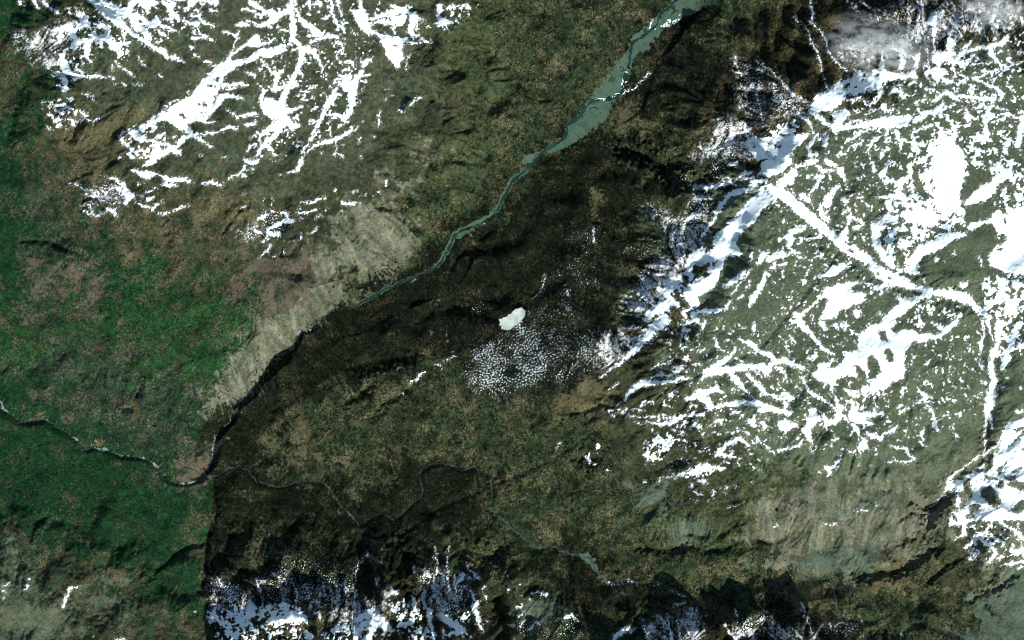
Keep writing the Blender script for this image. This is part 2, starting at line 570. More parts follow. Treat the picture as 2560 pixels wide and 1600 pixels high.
(1920, 400): """
d.10 0,0 1300,0 1100,500 1300,1100 900,1510 0,1510
s 0,280,60 120,310,110 220,400,110 330,500,110 440,590,110 540,660,90 640,760,80 700,820,80 800,870,120 900,920,90 980,1010,90 1060,1080,120 1180,1120,110 1300,1170,100 1420,1210,80 1560,1240,80 1700,1260,110 1850,1310,110 1930,1380,80 2000,1440,60 2080,1500,40
h 760,850,30 790,870
h 940,1000,30
h 1140,1120,30
h 1030,1080,20
s 0,80,160 100,60,140 190,20,80
s 250,70,30 350,40,40 430,10,60
s 550,20,60 630,60,30
s 440,50,30 520,110,40 600,110,30
s 120,230,100 180,190,120 240,120,80
s 450,160,40 510,160,30
s 480,180,40 430,270,30 390,330,15
s 650,80,30 700,160,40 730,210,12
s 820,170,20 850,180,15
s 820,40,15
s 530,420,60 600,300,60 660,250,25
s 560,400,80 540,450,30
s 620,460,30
s 320,340,60 380,390,40
s 490,420,20 490,480,50 540,560,60
s 720,390,60
s 840,360,20 880,360,20
s 750,460,20 770,540,40 840,570,30 900,600,30 860,640,40 800,650,30
s 760,560,20 730,650,30 700,720,70 740,770,30
s 980,30,40 990,110,30
s 1060,150,60 1110,60,40 1150,20,40
s 1030,350,20
s 960,320,12
d.72 1100,200 1250,160 1340,0 1900,0 1870,120 1830,200 1790,400 1840,460 1840,620 1700,700 1450,780 1330,870 1310,1060 1200,1080 1000,700 930,630 1050,580 1090,400
s 1690,0,330 1690,200,300 1680,400,260
s 1000,640,90 1020,800,80 1080,900,80 1160,1000,60
s 1050,600,100 1200,570,60 1400,530,150 1550,550,120
s 1850,700,30 1700,740,100 1580,800,120 1450,870,150 1370,960,130 1350,1050,80 1430,1080,20
q 1480,640 1560,630 1720,680 1560,690
h 1190,720,30 1250,710,50 1320,700,60
h 1260,470,50
h 1160,510,40 1220,510,20
h 1240,570,60
h 1120,620,30
h 1300,310,60 1280,250,40
h 1390,60,50 1380,150,60 1400,260,60 1470,340,80
h 1060,750,30 1095,840,25
h 1210,860,40 1240,920,90 1250,1010,60
p 2240,470 2419,420 2419,1100 2300,1080 2180,1050 2080,1000 2060,940 2120,830 2240,760 2220,560
s 1900,640,60 1980,600,40 2080,580,40 2160,560,120
s 1860,400,80 2000,330,140 2100,250,140 2150,170,80
s 2150,80,60 2250,120,80
d.6 2060,80 2419,100 2419,420 2240,480 2120,420 2120,200
d.5 1880,0 2419,0 2419,100 2060,100 1900,100
s 2160,560,160 2200,700,120
q 1880,110 2060,110 2100,200 2000,240 1900,340 1830,400 1790,370 1820,240
q 1850,470 1950,440 2090,420 2110,500 2000,560 1900,600 1860,640 1830,560
q 1900,700 2010,620 2110,600 2130,680 2110,800 2080,830 1990,840 1950,900 2010,980 1990,1060 1960,1090 2010,1100 1970,1160 1940,1260 1800,1240 1700,1220 1560,1220 1480,1190 1340,1160 1330,1120 1430,1080 1410,990 1450,900 1560,880 1640,820 1760,750 1860,735
h 2130,380,60 2180,250,50 2260,230,40 2300,400,50
h 2220,580,40
h 2200,730,60 2190,780,40
h 2170,850,30
s 1740,890,30
s 1580,940,40
s 1650,960,15
s 1960,910,10 2010,1000,20
s 1820,1190,60 1870,1160,20
s 1450,1130,20 1480,1160,15
d.6 2060,1100 2300,1050 2419,1150 2419,1510 2100,1510 1980,1350 2000,1200
s 620,1070,60 700,1000,80 720,970,30
s 480,1110,30 560,1080,60 640,1030,80
p 600,1190 720,1150 880,1150 720,1250 900,1250 930,1260 890,1340 780,1390 680,1420 600,1510 480,1510 530,1400 560,1280 500,1240
s 560,1250,120 640,1240,120 760,1290,60
s 860,1290,80
s 900,1160,20 1000,1190,20
s 1000,1220,40 1100,1180,60 1200,1150,60
d.25 950,1260 1230,1180 1220,1320 900,1420
q 880,1400 920,1350 1000,1310 1200,1190 1230,1250 1220,1350 1100,1430 1020,1470 920,1500
s 1100,1510,60 1220,1430,120 1300,1360,110 1400,1310,60 1500,1280,40 1560,1250,30
s 1220,1290,40 1260,1330,60
s 1020,1450,15 1080,1460,15
d.32 1280,1480 1350,1390 1500,1310 1600,1300 1640,1360 1840,1380 1840,1510 1300,1510
q 1850,1360 1900,1380 1970,1470 1960,1510 1840,1510 1830,1400
s 820,1440,60 840,1470
s 640,1450,40
s 170,740,40 210,690,60 320,640,60 350,620,20
s 190,800,50 220,740,60
s 170,900,30 230,870,40 300,885,20
s 280,790,25 330,750,20 420,740,20 500,720,20 500,690,30
s 0,940,60 60,910,60 130,890,60
s 30,1030,40 60,980,40
s 120,1010,20 150,980,40
s 440,930,20 500,890,30
s 350,1090,15 380,1030,20
s 330,1440,25 400,1390,25 510,1280,30
s 130,1390,20 160,1400
s 250,1460,60 300,1470,60
s 2200,1150,80 2180,1260,60 2230,1300,60 2300,1400,80
""",
(640, 800): """
e.5 2419,60 2280,120 2080,220 1990,330 1960,560 2050,680 2250,740 2419,720
s 1460,590,15 1510,570,20 1530,530,30 1590,500,20
s 1690,430,12 1740,425,12 1770,470,8
s 1340,460,20 1370,450,30
s 1760,400,8 1890,340,8
s 1390,700,15
s 1795,140,10
s 1660,120,10
s 1820,200,8
s 1855,295,12
""",
(1280, 800): """
e.5 0,0 250,0 350,200 420,450 330,560 100,680 0,680
e.3 250,0 850,50 900,300 850,480 500,640 300,600
f.5 830,120 1100,80 1250,150 1080,340 870,480 760,330
d.07 1500,0 2419,0 2419,1400 1500,1400 1250,1000 1400,700
s 1440,0,120 1350,70,110 1290,150,80 1210,220,70 1150,290,60 1080,360,40 1000,420,30 900,490,20 830,545,15
s 1130,60,12 1220,80,15 1280,110,20
s 1150,180,30 1200,150,20
s 1290,215,20 1340,225,12
s 1400,190,25
s 1450,90,25
s 1640,40,30 1720,10,40 1740,0,40
s 1630,90,60 1690,100,20
s 1600,120,15 1595,200,12 1590,270,15 1640,250,20
s 1640,150,30 1660,190,15
s 1820,20,40 1800,70,25
s 1990,75,25
s 2060,95,10 2110,100
s 2290,50,40 2275,110,25
s 2370,110,12
s 1750,190,20
s 1920,170,15 1925,230,30 1960,280,20 2010,300,10
s 2110,260,20 2080,320,40 2020,370,50 1930,430,60 1860,480,60 1800,540,40
s 1830,500,70 1960,480,80 2100,460,70 2250,440,60 2419,450,70
s 2050,500,60 2120,570,60 2180,640,30 2250,710,25 2290,750,20
s 2130,170,15 2200,210,30 2260,230,60 2310,280,40 2380,320,40 2419,340,40
s 2230,320,20 2270,310
s 2140,380,25 2190,410,12
s 2220,510,40 2280,570,40 2340,630,50 2390,700,40
s 2290,480,15 2360,540,15
s 2380,480,60 2419,520,30
s 1660,740,60 1720,720,60 1780,660,40 1780,720,90 1850,760,80 1880,820,60
s 1780,690,60 1880,670,60 1920,640,50 2000,690,20
s 1680,815,30 1740,805,30
s 1860,840,30
s 1900,650,40 1930,660,60
s 1940,820,50 2000,800,50 2100,790,50 2200,780,50 2310,780,60 2380,820,60 2419,830,60
s 2130,870,40 2060,880,20
s 2340,840,60 2370,850,60
s 980,810,12 1060,760,12 1110,690,30 1170,630,60 1220,600,60 1320,595,50 1430,585,35 1530,580,30 1600,540,30 1690,560,15
s 1300,550,12 1380,520,20 1480,520,20 1560,480,50 1590,450,40 1530,440,30
s 1310,470,12 1390,430,20 1480,400,15 1520,395,10
s 1370,470,20 1440,520,15
s 1550,330,25
s 1630,360,50
s 1690,280,30
s 1740,260,15
s 1760,295,10 1810,270,10
s 1720,420,20 1790,420,12
s 1860,370,12
s 1670,480,12
s 1610,430,25
s 960,630,10 1000,600,15
s 890,670,8 930,650,8
s 1220,800,25 1260,770,25 1340,775,15
s 1440,760,20 1440,800,30
s 1500,710,40
s 910,860,12 960,845,15 1010,850,10
s 1040,880,20 1080,840,15 1150,845,12 1250,860,8
s 960,910,20
s 1100,905,15 1200,915,12 1300,910,15 1350,920,12
s 1160,970,15 1210,970
s 1260,970,12 1340,970,12 1420,990,30 1490,970,50 1560,930,50 1640,900,40 1730,890,40 1810,900,30
s 1390,900,10 1385,950,25
s 1440,920,10 1500,910
s 1640,970,40
s 1560,1000,25
s 1730,980,50 1770,1010,40
s 1690,1030,15
s 1610,1060,30
s 1520,1030,10 1560,1060
s 1900,1055,15 1930,1055
s 1920,960,20 1970,950,40 1990,990,25
s 2280,910,25 2260,960,80 2290,1000,50
s 2350,960,30 2390,1000,50 2360,1040,20
s 2150,1050,12 2220,1070,20
d.7 1260,1140 1340,1120 1430,1090 1480,1055 1550,1070 1530,1170 1500,1190 1450,1200 1420,1170 1350,1210 1310,1220
d.5 1250,1130 1480,1060 1550,1100 1500,1230 1420,1290 1400,1340 1290,1360 1240,1270
s 1265,1250,30 1290,1320,30
s 1390,1310,30
s 1640,1190,15
s 1800,1230,10 1850,1195,10
s 1910,1290,20 1960,1240,40 2010,1190,30 2080,1150,50 2150,1120,50 2240,1180,30
s 1960,1270,40 2050,1290,25 2160,1310,15
s 2000,1330,12 2050,1350
s 2300,1110,20 2360,1160,15 2419,1200,12
s 2390,1140,20
d.75 1640,1440 1760,1360 1810,1345 1900,1380 2010,1400 1940,1420 1900,1460 1800,1480 1780,1510 1720,1480 1640,1490
s 1660,1450,30 1760,1380,40 1820,1370,40 1900,1390,30 2000,1400,15
s 1410,1495,12 1500,1480,10 1560,1470,20 1640,1450,30
s 1550,1500,15
d.5 770,1150 830,1160 810,1260 770,1230
d.55 640,1260 700,1230 790,1340 800,1390 700,1360
s 900,1420,25
s 410,1210,6 460,1160,8
""",
(1920, 800): """
d.08 0,0 2000,0 2000,900 900,1300 300,1200 0,1100
s 0,320,60 60,380,50 150,380,50 230,420,50 330,455,30
s 0,440,60 60,410,50
s 280,0,80 320,60,60 400,130,50 460,210,50 510,270,40 560,300,30 620,330,20
s 210,0,40 240,20
s 210,150,25 215,190,25
s 160,200,15 170,260,15 200,350,10
s 500,30,60 530,80,40
s 620,40,30 650,80,20
s 730,40,50 720,100,15
s 760,90,20 800,120,20
s 730,180,20
s 640,220,12 670,240
p 850,130 960,50 1080,10 1200,0 1200,60 1110,80 1150,170 1260,90 1400,130 1360,210 1290,290 1280,480 1260,560 1160,590 1110,640 1060,660 1000,620 940,600 900,480 830,420 800,440 860,550 750,520 640,560 600,600 480,590 400,510 500,450 620,450 700,390 720,320 840,290
q 1030,100 1130,100 1110,210 1040,180
h 1180,100,60 1220,60,60
h 1120,300,60 1150,360,70
h 970,380,90 1000,470,110 960,540,60
h 840,450,60 900,540,40
h 850,350,20
s 910,440,40 930,540,20
s 1120,90,50 1180,190,90 1240,230,100
s 1280,130,90 1370,130,60 1420,180,90 1520,150,60
s 1530,160,50 1610,160,40 1660,100,60 1760,20,60
s 1640,90,40
d.35 1200,0 1700,0 1650,60 1440,100 1280,60
s 490,440,60 560,420,50 610,370,25
s 590,590,50 600,680,25 640,750,30 670,830,70 660,910,70 620,960,60
s 690,890,30 760,960,25 840,1040,40 860,1090,15
s 720,650,30 780,690,70 800,700,60
s 780,760,30 810,830,60 800,900,90 840,940,90 920,960,70 990,990,20
s 860,900,80 960,890,60 1080,885,25
s 900,660,60 980,640,80 1020,640,60
d.6 800,680 1060,600 1060,760 1000,760 830,760
s 990,740,15 1020,830,20
s 840,840,20 920,825,12
p 390,830 450,830 490,930 450,990 400,1040 420,1150 410,1180 350,1100 300,1030 350,990 360,930
s 400,1200,12 420,1265,8
s 330,560,25 370,660,35 430,710,40 500,740,30 570,790,25 630,850,30
s 520,900,40 550,980,50 600,960,60
s 0,700,20 100,740,30 160,720,90 220,740,60
s 160,800,60
s 0,830,50 80,850,50 200,880,50
s 290,730,40
s 90,450,20 150,500,25 180,590,12
s 210,580,20
s 270,620,15 310,660
s 80,550,12 110,620
s 60,660,12 120,640,12 160,680,8
p 90,960 160,930 210,970 270,960 280,1030 200,1030 160,1070 90,1030
s 150,1090,12 190,1130,10
s 100,1240,30 180,1210,30 280,1190,30 310,1150,30
s 0,1210,25 60,1265,12
s 930,1070,40 1000,1100,50 1060,1110,40
s 1000,1070,30
s 1120,1070,20 1160,1040,40 1210,1000,20
p 905,1090 930,1140 945,1210 890,1210 850,1250 835,1190 880,1150
s 770,1250,15 810,1240,12
s 700,1275,20 660,1340,35 620,1390,40 550,1395,40 590,1430,40 560,1480,15
s 490,1435,20
s 1150,1180,10 1210,1205,20 1300,1210,30 1320,1270,30 1380,1310,20 1310,1340,15 1200,1335,15 1120,1350,10
s 1190,1310,30
s 1350,1210,10
s 860,1370,12
s 960,1365,15
s 1460,1040,35 1450,1100,25 1440,1160,15 1490,1200,10
s 1400,620,15 1430,680,30 1470,720,50 1540,730,20
s 1370,785,15 1450,760,25 1560,780,15
s 1490,800,20 1540,860,30 1570,900,20
s 1540,930,12 1580,960,40 1560,1000,40 1600,1050,15
s 1640,910,15 1700,880,10
s 1680,745,15 1750,755,30
s 1745,620,35
s 1840,495,25
s 1730,520,20
s 1890,640,15
s 2000,690,20
s 1230,880,20 1300,840,20
s 1400,930,12
s 1730,1010,8 1780,1110,8
s 2000,0,30 2020,60,20 2030,130,20 2000,210,50 2000,290,30
s 2060,0,40 2080,100,25 2110,190,12
s 2160,20,60 2160,120,60 2160,230,50 2110,310,50 2090,400,50 2100,500,60 2130,560,60 2110,640,70 2100,720,100 2080,800,90 2070,880,80 2100,950,40 2110,1040,15
s 2050,900,20 2050,980,12 2040,1100,15 2050,1180,15 2035,1260,12
s 2000,580,10 2060,600,30
s 2160,650,20 2220,630,12
s 2000,430,25 2010,470,15
d.5 2150,0 2419,0 2419,340 2310,340 2220,480 2180,480 2130,300
s 2250,330,60 2200,460,40
s 2340,60,60 2300,150,60 2280,270,60
s 2240,540,25
s 2380,640,20
p 2240,1010 2300,960 2419,920 2419,1510 1820,1510 1900,1450 2000,1390 2110,1260 2190,1180
q 2290,1040 2419,1000 2419,1030 2330,1050
q 2290,1190 2340,1110 2419,1040 2419,1070 2330,1160
h 2090,1300,70 2080,1370,80 2060,1340,60
h 1940,1340,60 1900,1380,40
h 2060,1270,40 2180,1220,20
h 2240,1350,25 2180,1430,40
h 1980,1430,40 2080,1400,25
h 2400,1220,30
h 2300,1440,20 2380,1400,20
h 2060,1480,30 2150,1500,30
h 2230,1490,30 2330,1480,25
s 1700,1510,25 1800,1430,15 1900,1350,15 2000,1280,15 2040,1270,20 2130,1200,20 2190,1130,25 2230,1020,40 2280,980,40 2350,970,40 2419,940,50
s 2350,870,30 2390,850,20
""",
(0, 1200): """
s 590,1200,25 610,1130,25 650,1050,25 680,1020,15 730,1010,12
s 270,945,20
s 260,990,12 240,1020,25 215,1060,15
s 0,1020,10 50,990,12 90,965,10
s 40,1050,20
s 30,1120,15
s 880,1485,20
s 1835,1250,8
s 1100,1505,15 1180,1505
f.3 1950,950 2100,900 2419,1050 2419,1250 2000,1260 1940,1100
e.35 1950,950 2100,900 2419,1050 2419,1250 2000,1260 1940,1100
d.5 1940,1260 2020,1230 2419,1150 2419,1510 2060,1510 1960,1350
s 2360,1160,50 2380,1250,80 2300,1320,60 2250,1330,50
s 1960,1300,30 2010,1330,30
s 2220,1470,80 2250,1450,60
""",
(640, 1200): """
f.3 0,900 250,880 350,1150 250,1250 0,1200
f.3 380,950 900,950 900,1300 500,1250
f.42 700,1250 900,1100 1150,1150 1260,1330 1100,1380 900,1400 720,1400
f.4 1560,830 1900,880 2050,1050 1800,1300 1640,1300 1560,1100
f.5 1180,1020 1280,1040 1290,1250 1230,1280 1190,1150
e.22 200,720 450,720 950,830 900,1250 500,1250 0,1180 0,950
e.3 1560,830 1900,880 2050,1050 1950,1300 1640,1300 1560,1100
d.6 0,1230 110,1180 250,1150 400,1180 490,1290 500,1340 430,1380 300,1350 200,1400 120,1400 40,1310
s 220,1330,60 330,1290,120 450,1300,80
s 60,1270,60
d.42 0,1290 200,1400 420,1370 540,1440 540,1510 0,1510
s 480,1430,60 520,1480,60
d.55 700,1410 880,1320 920,1510 740,1510
p 920,1380 1000,1340 1110,1300 1240,1340 1300,1400 1290,1440 1220,1430 1180,1380 1140,1390 1100,1510 920,1510
h 990,1490,40 1080,1370,40
s 940,1330,40 1000,1290,60 1100,1250,90 1200,1330,60
s 920,1000,10 935,1080,12 940,1200,14 930,1300,15
s 1050,690,8 1010,760,10 960,800,8 940,850,10 945,950,10 920,1000,8
s 800,1000,8 770,1120,8
s 1150,920,12 1140,990,15
s 1480,810,15 1500,870,15
s 1690,640,6 1710,800,8 1715,900,10 1705,980,10 1730,1060,10
s 1750,900,10 1790,980,15
s 1820,640,6 1800,750,8 1815,860,8
s 0,930,12 40,1080,12 60,1200,12
s 160,890,12 230,930,15 290,990,12
s 320,860,12 350,950,12 390,1080,15 380,1180,15
s 560,1250,20 600,1260,25 620,1320,15
s 1590,1050,30 1580,1150,40 1600,1220,30
s 1640,1240,60 1640,1350,30 1680,1450,30 1690,1510,25
s 1620,1380,20 1600,1450,30 1570,1500,30
s 1740,1280,90 1800,1320,80 1880,1360,60 1930,1400,80 1900,1440,60
s 1760,1420,12 1780,1480
d.5 1280,1130 1500,1150 1580,1290 1560,1380 1400,1400 1290,1360
s 1540,1420,60 1510,1430,40
s 1350,1430,25
s 1480,1100,25 1510,1200,40
s 1300,1050,40 1330,1060,50
s 1990,800,15 2020,860,20 2070,900,30 2110,940,20
s 2020,940,40
s 2150,1010,30
s 2150,1090,20 2180,1130,20
s 1940,990,10 2010,1030,12 2050,1080,20 2090,1160,60 2060,1200,60 2090,1280,50 2110,1350,30 2150,1440,15
s 2390,1040,20
s 2370,910,15
s 2030,1470,20
s 2180,1330,15
s 1960,900,50 1900,970,40
d.3 1800,1250 2050,1200 2000,1500 1900,1400
d.18 600,1380 1560,1380 1980,1380 1980,1510 600,1510
""",
(1280, 1200): """
s 900,970,10 950,1000,15 1000,985,12 1090,960,12 1180,975,10
s 1340,990,8 1410,985,8
s 1520,1050,8 1650,1110,15
s 180,1080,25 240,1070,20 320,1080,25
s 160,1120,20
s 90,1100,15
s 50,1200,25 90,1190
s 60,1290,20 120,1250
s 50,1400,10 130,1320,10
s 160,1420,20 250,1330,15
s 480,1310,20 550,1280,30 590,1300,20 620,1330
s 70,990,15
e.3 0,1350 300,1300 700,1250 700,1500 0,1500
f.5 1250,1310 1480,1290 1500,1510 1290,1510
f.5 1540,1320 1700,1200 1800,1230 1800,1510 1600,1510
f.5 2070,1430 2419,1270 2419,1400 2330,1510 2100,1510
e.3 1250,1310 1480,1290 1500,1510 1290,1510
e.33 1540,1320 1700,1200 1800,1230 1750,1400 1600,1510
e.36 2070,1430 2150,1230 2419,1270 2419,1400 2330,1510 2100,1510
s 960,1490,40 1050,1420,50 1100,1400,50 1130,1440,30
s 1150,1400,30
s 1220,1310,12 1250,1380,12 1280,1500,15
s 1470,1300,20 1490,1400,25 1510,1500,25
s 1560,1330,15 1570,1420,20 1590,1500,20
s 2010,1360,12 2060,1440,20 2100,1500,20
s 2110,1230,12 2130,1280
s 1260,20,25
s 1390,10,20
s 1700,50,40
s 1730,110,20 1760,140,12 1800,130
s 1910,105,20 1900,150,25
s 1680,170,12
s 2030,70,25
s 2110,65,30
s 1970,65,12
s 2260,20,20
s 2060,265,10 2120,245,10
s 1760,10,40 1820,10
s 1740,190,8
s 1860,200,8
s 2015,120,12
s 1520,1190,8 1640,1160,8
""",
(1920, 1200): """
p 1690,0 2419,0 2419,380 2280,370 2150,390 1960,380 1850,420 1780,430 1700,440 1710,370 1730,300 1800,280 1760,240 1790,120 1660,110 1690,50 1680,20
q 2010,80 2090,40 2120,90 2180,170 2190,230 2130,270 2070,230 2000,130
q 2260,290 2340,220 2419,170 2419,280 2330,320
h 1880,350,40 1920,330,60
h 1930,260,80 1990,250,40
h 1860,180,60 1830,250,50
h 1880,20,60 1890,130,80 1830,140,60
h 2190,40,60
h 2300,30,80 2400,60,80
h 2380,260,50
h 1740,330,40 1780,380,40
s 1850,420,40 1860,510,50 1800,540,10 1760,570,10
s 2200,400,40 2270,450,20 2340,480,25 2390,530,50 2419,560,40
s 1870,650,15 1920,590,40 1990,540,60 2070,500,40 2080,420,20
s 1980,540,50 2060,580,30
s 2100,500,20 2150,560,40 2220,580,30 2220,620,12
s 2060,600,30 2130,650,50 2150,700,40 2090,770,20
s 1920,700,20 1990,680,20
s 1900,750,40 1940,740,20
s 1960,600,40
s 2300,660,40 2360,690,60 2419,640,50
s 2419,700,40
s 2200,820,12 2270,790,30 2360,780,25 2419,770,30
s 2360,850,8 2400,810,20
d.14 1850,400 2419,400 2419,780 1880,760
s 1740,60,15
s 1510,270,12 1570,230,15 1630,180,12 1690,150,10
s 1510,290,12 1520,360,10 1510,410,12
s 1535,490,12
s 830,290,12 880,285,12 930,290,15
s 1020,235,20
s 60,450,12 95,430,15
s 520,430,12 590,420,15 660,415,12
f.5 0,1300 420,1500 0,1510
e.25 0,1310 120,1250 420,1510 0,1510
e.35 420,1480 600,1350 850,1330 1000,1510 420,1510
s 420,1490,20 470,1430,20 520,1370,12
s 580,1350,15 600,1400,10
s 640,1380,15 700,1350,12 750,1360,12
s 320,1160,8 340,1280,10 380,1350,12 410,1450,10
s 1270,1460,20
s 890,1350,10
""",
}

# Rivers, running downstream: (name, water half-depth style, canyon depth m, bank slope, tile-based course)
RIVERS = [
 ("main", 6, .10, [((1280,0), "1600,-60,25 1540,10,25 1470,80,30 1410,120,30 1390,170,25 1370,230,25 1290,300,30 1220,350,25 1140,400,30 1120,500,25 1110,600,25 1080,680,30 1055,800,30 1030,870,30 960,920,30 870,940,30 770,945,30 700,1000,30 650,1100,30 590,1140,25 530,1180,25 510,1280,25 450,1340,30 360,1390,30 280,1440,25 220,1510,30"),
   ((640,400), "2560,80,30 2419,200,26 2340,345,22 2270,490,26 2150,590,22 2060,620,18 1960,650,20 1880,700,25 1840,790,25 1800,880,25 1720,995,22 1640,1040,18 1560,1070,14 1400,1140,18 1180,1240,20 1080,1300,22 940,1380,20 880,1400,12 720,1430,12 620,1500,10")]),
 ("canyon", 75, 1.35, [((640,800), "600,0,10 590,50,8 500,110,10 440,100,8 380,150,10 350,240,10 290,290,10 210,340,12 150,380,10 120,440,8 50,530,10 0,610,10"),
   ((0,800), "2380,660,12 2300,740,12 2180,830,12 2170,960,10 2100,1020,12 2020,1100,12 2000,1200,12 2000,1310,12 1960,1400,12 1900,1470,15 1850,1510,15")]),
 ("south", 16, .8, [((1920,1200), "1960,1560,20 1880,1500,20 1800,1460,20 1700,1420,20 1600,1390,15 1500,1345,15 1400,1340,15 1320,1390,15 1270,1440,15 1210,1420,15 1160,1360,12 1110,1280,10 1000,1330,12 850,1320,15 750,1310,12 660,1290,15 660,1270,20 650,1180,20 640,1080,20 620,1000,20 600,950,20 560,935,20 450,940,18 350,945,18 260,970,18 200,965,20 130,935,20 80,970,20 40,1000,20 0,970,20"),
   ((1280,1200), "2380,900,15 2330,890,15 2260,920,15 2200,985,12 2080,1000,12 2020,1060,12 1960,1090,12 1900,1050,12 1860,990,12 1810,990,12 1790,1050,12 1750,1140,12 1690,1150,15 1660,1120,12 1600,1080,15 1500,1030,12 1400,985,12 1300,990,12 1200,975,15 1090,950,15 1000,980,15 910,990,20 830,900,25 780,830,25 740,740,30 640,720,20 550,700,20 420,640,20 350,625,20 270,650,15 200,640,20 100,540,20 0,470,22"),
   ((640,1200), "2419,460,18 2350,390,16 2290,350,16 2210,280,14 2230,150,14 2220,0,12"),
   ((640,800), "2250,1490,12 2120,1430,12 2060,1390,12 1970,1420,10 1930,1430,12 1880,1390,12 1740,1355,12 1640,1370,12 1550,1430,12 1545,1510,12"),
   ((640,1200), "1580,110,12 1560,160,12 1500,210,12 1430,270,12 1360,340,12 1300,385,12 1260,360,12 1190,315,12 1070,370,12 970,430,12 930,380,15 860,310,12 790,240,12 720,130,15 680,70,15 600,15,12 450,10,12 330,40,12 260,70,12 180,70,15 100,50,12 0,20,12"),
   ((0,800), "2340,1430,10 2250,1385,12 2150,1410,12 2060,1470,12 1900,1500,12")]),
 ("west", 30, 1.3, [((0,1200), "1900,5,15 1850,10,14 1780,40,12 1680,40,12 1600,10,12"),
   ((0,800), "1560,1480,12 1500,1410,12 1400,1330,15 1300,1300,12 1150,1290,12 1010,1235,12 880,1215,12 820,1230,15 760,1170,12 640,1080,12 520,1010,12 430,945,12 300,960,12 200,970,12 140,930,12 80,890,15 10,840,15 0,780,12 -80,700,12")]),
 ("brook", 6, .3, [((1280,1200), "850,1300,6 890,1230,8 900,1140,9 940,1080,9 935,1010,9")]),
 ("side", 4, .2, [((1280,0), "1060,600,8 1010,670,8 900,720,8 830,800,6")]),
 ("side", 4, .2, [((1280,0), "900,1020,8 850,1040,8 800,1150,8")]),
]
GRAVEL = [
 ((1280,0), "p", "1560,-90 2060,-90 1940,0 1800,80 1640,150 1560,210 1430,260 1380,350 1310,390 1290,480 1200,480 1150,560 1120,640 1080,800 1040,880 960,960 930,1040 910,1100 800,1200 740,1260 590,1340 500,1410 420,1430 300,1450 240,1490 210,1540 90,1540 130,1460 250,1430 350,1380 430,1330 490,1270 520,1180 610,1130 660,1050 690,990 750,930 800,840 900,720 960,620 1060,510 1110,430 1140,340 1200,300 1310,200 1420,100 1480,60"),
 ((640,400), "s", "2560,90,60 2419,180,46 2340,330,36 2280,470,46 2180,550,46 2060,600,36 1960,640,26 1880,690,46 1840,780,60 1790,880,60 1720,990,40 1640,1040,26 1560,1070,20 1400,1140,26 1180,1240,30 1080,1300,34 940,1380,30 880,1400,16"),
 ((640,400), "p", "1900,690 2100,630 2050,690 1960,720 1890,740"),
 ((1280,1200), "p", "430,650 540,700 480,700 450,680"),
 ((1280,1200), "p", "560,695 740,705 790,760 810,860 880,945 930,985 850,955 800,880 720,800 650,740"),
]
LAKES = [  # frozen or open still water and one painted cliff shadow, map pixels
 ("frozen_lake", "1248,812 1250,800 1262,791 1275,786 1290,772 1305,769 1314,777 1313,790 1300,806 1285,818 1270,826 1256,825"),
 ("tarn", "725,596 735,589 747,587 745,594 735,600 727,600"),
 ("tarn", "700,634 703,625 709,620 711,627 707,636 702,639"),
 ("tarn", "302,1024 312,1019 326,1021 334,1028 328,1036 316,1036 304,1034"),  # black sheet painted in for a cliff's shadow, no water here
 ("tarn", "378,1064 390,1061 388,1068 380,1070"),
]
ELEV = """
350 480 620 720 760 780 760 720 640 470 330 230 170 160 220 330 470 600 720 780 800
330 470 620 700 720 740 730 700 600 430 310 220 165 230 340 470 620 760 850 880 880
320 430 560 640 650 680 690 680 560 400 280 190 180 260 370 540 760 860 900 920 930
300 360 430 520 570 610 640 640 540 380 240 160 190 260 400 740 810 870 920 950 960
280 330 390 450 490 530 580 610 480 280 150 200 250 310 480 760 760 820 900 960 980
260 290 340 380 420 450 510 480 250 110 190 240 290 370 660 780 740 780 880 940 980
230 260 290 320 350 390 330 200 170 210 250 300 350 500 760 780 760 760 800 860 920
200 220 250 270 290 270 160 180 220 260 300 350 430 640 720 740 740 800 820 780 850
120 130 150 170 180 130 150 190 220 260 300 350 430 520 600 640 680 720 740 700 780
90 100 110 115 110 100 140 170 190 220 260 310 370 440 520 560 590 620 620 600 760
130 135 135 130 120 160 180 150 170 200 230 270 310 350 400 430 450 470 470 560 700
260 240 210 190 170 300 310 300 320 300 280 250 230 240 260 260 260 280 330 400 480
380 350 320 290 280 600 650 620 620 580 480 380 380 470 420 450 400 330 330 380 420
450 430 400 370 360 800 850 800 800 780 700 560 650 800 760 780 700 480 450 420 430
"""
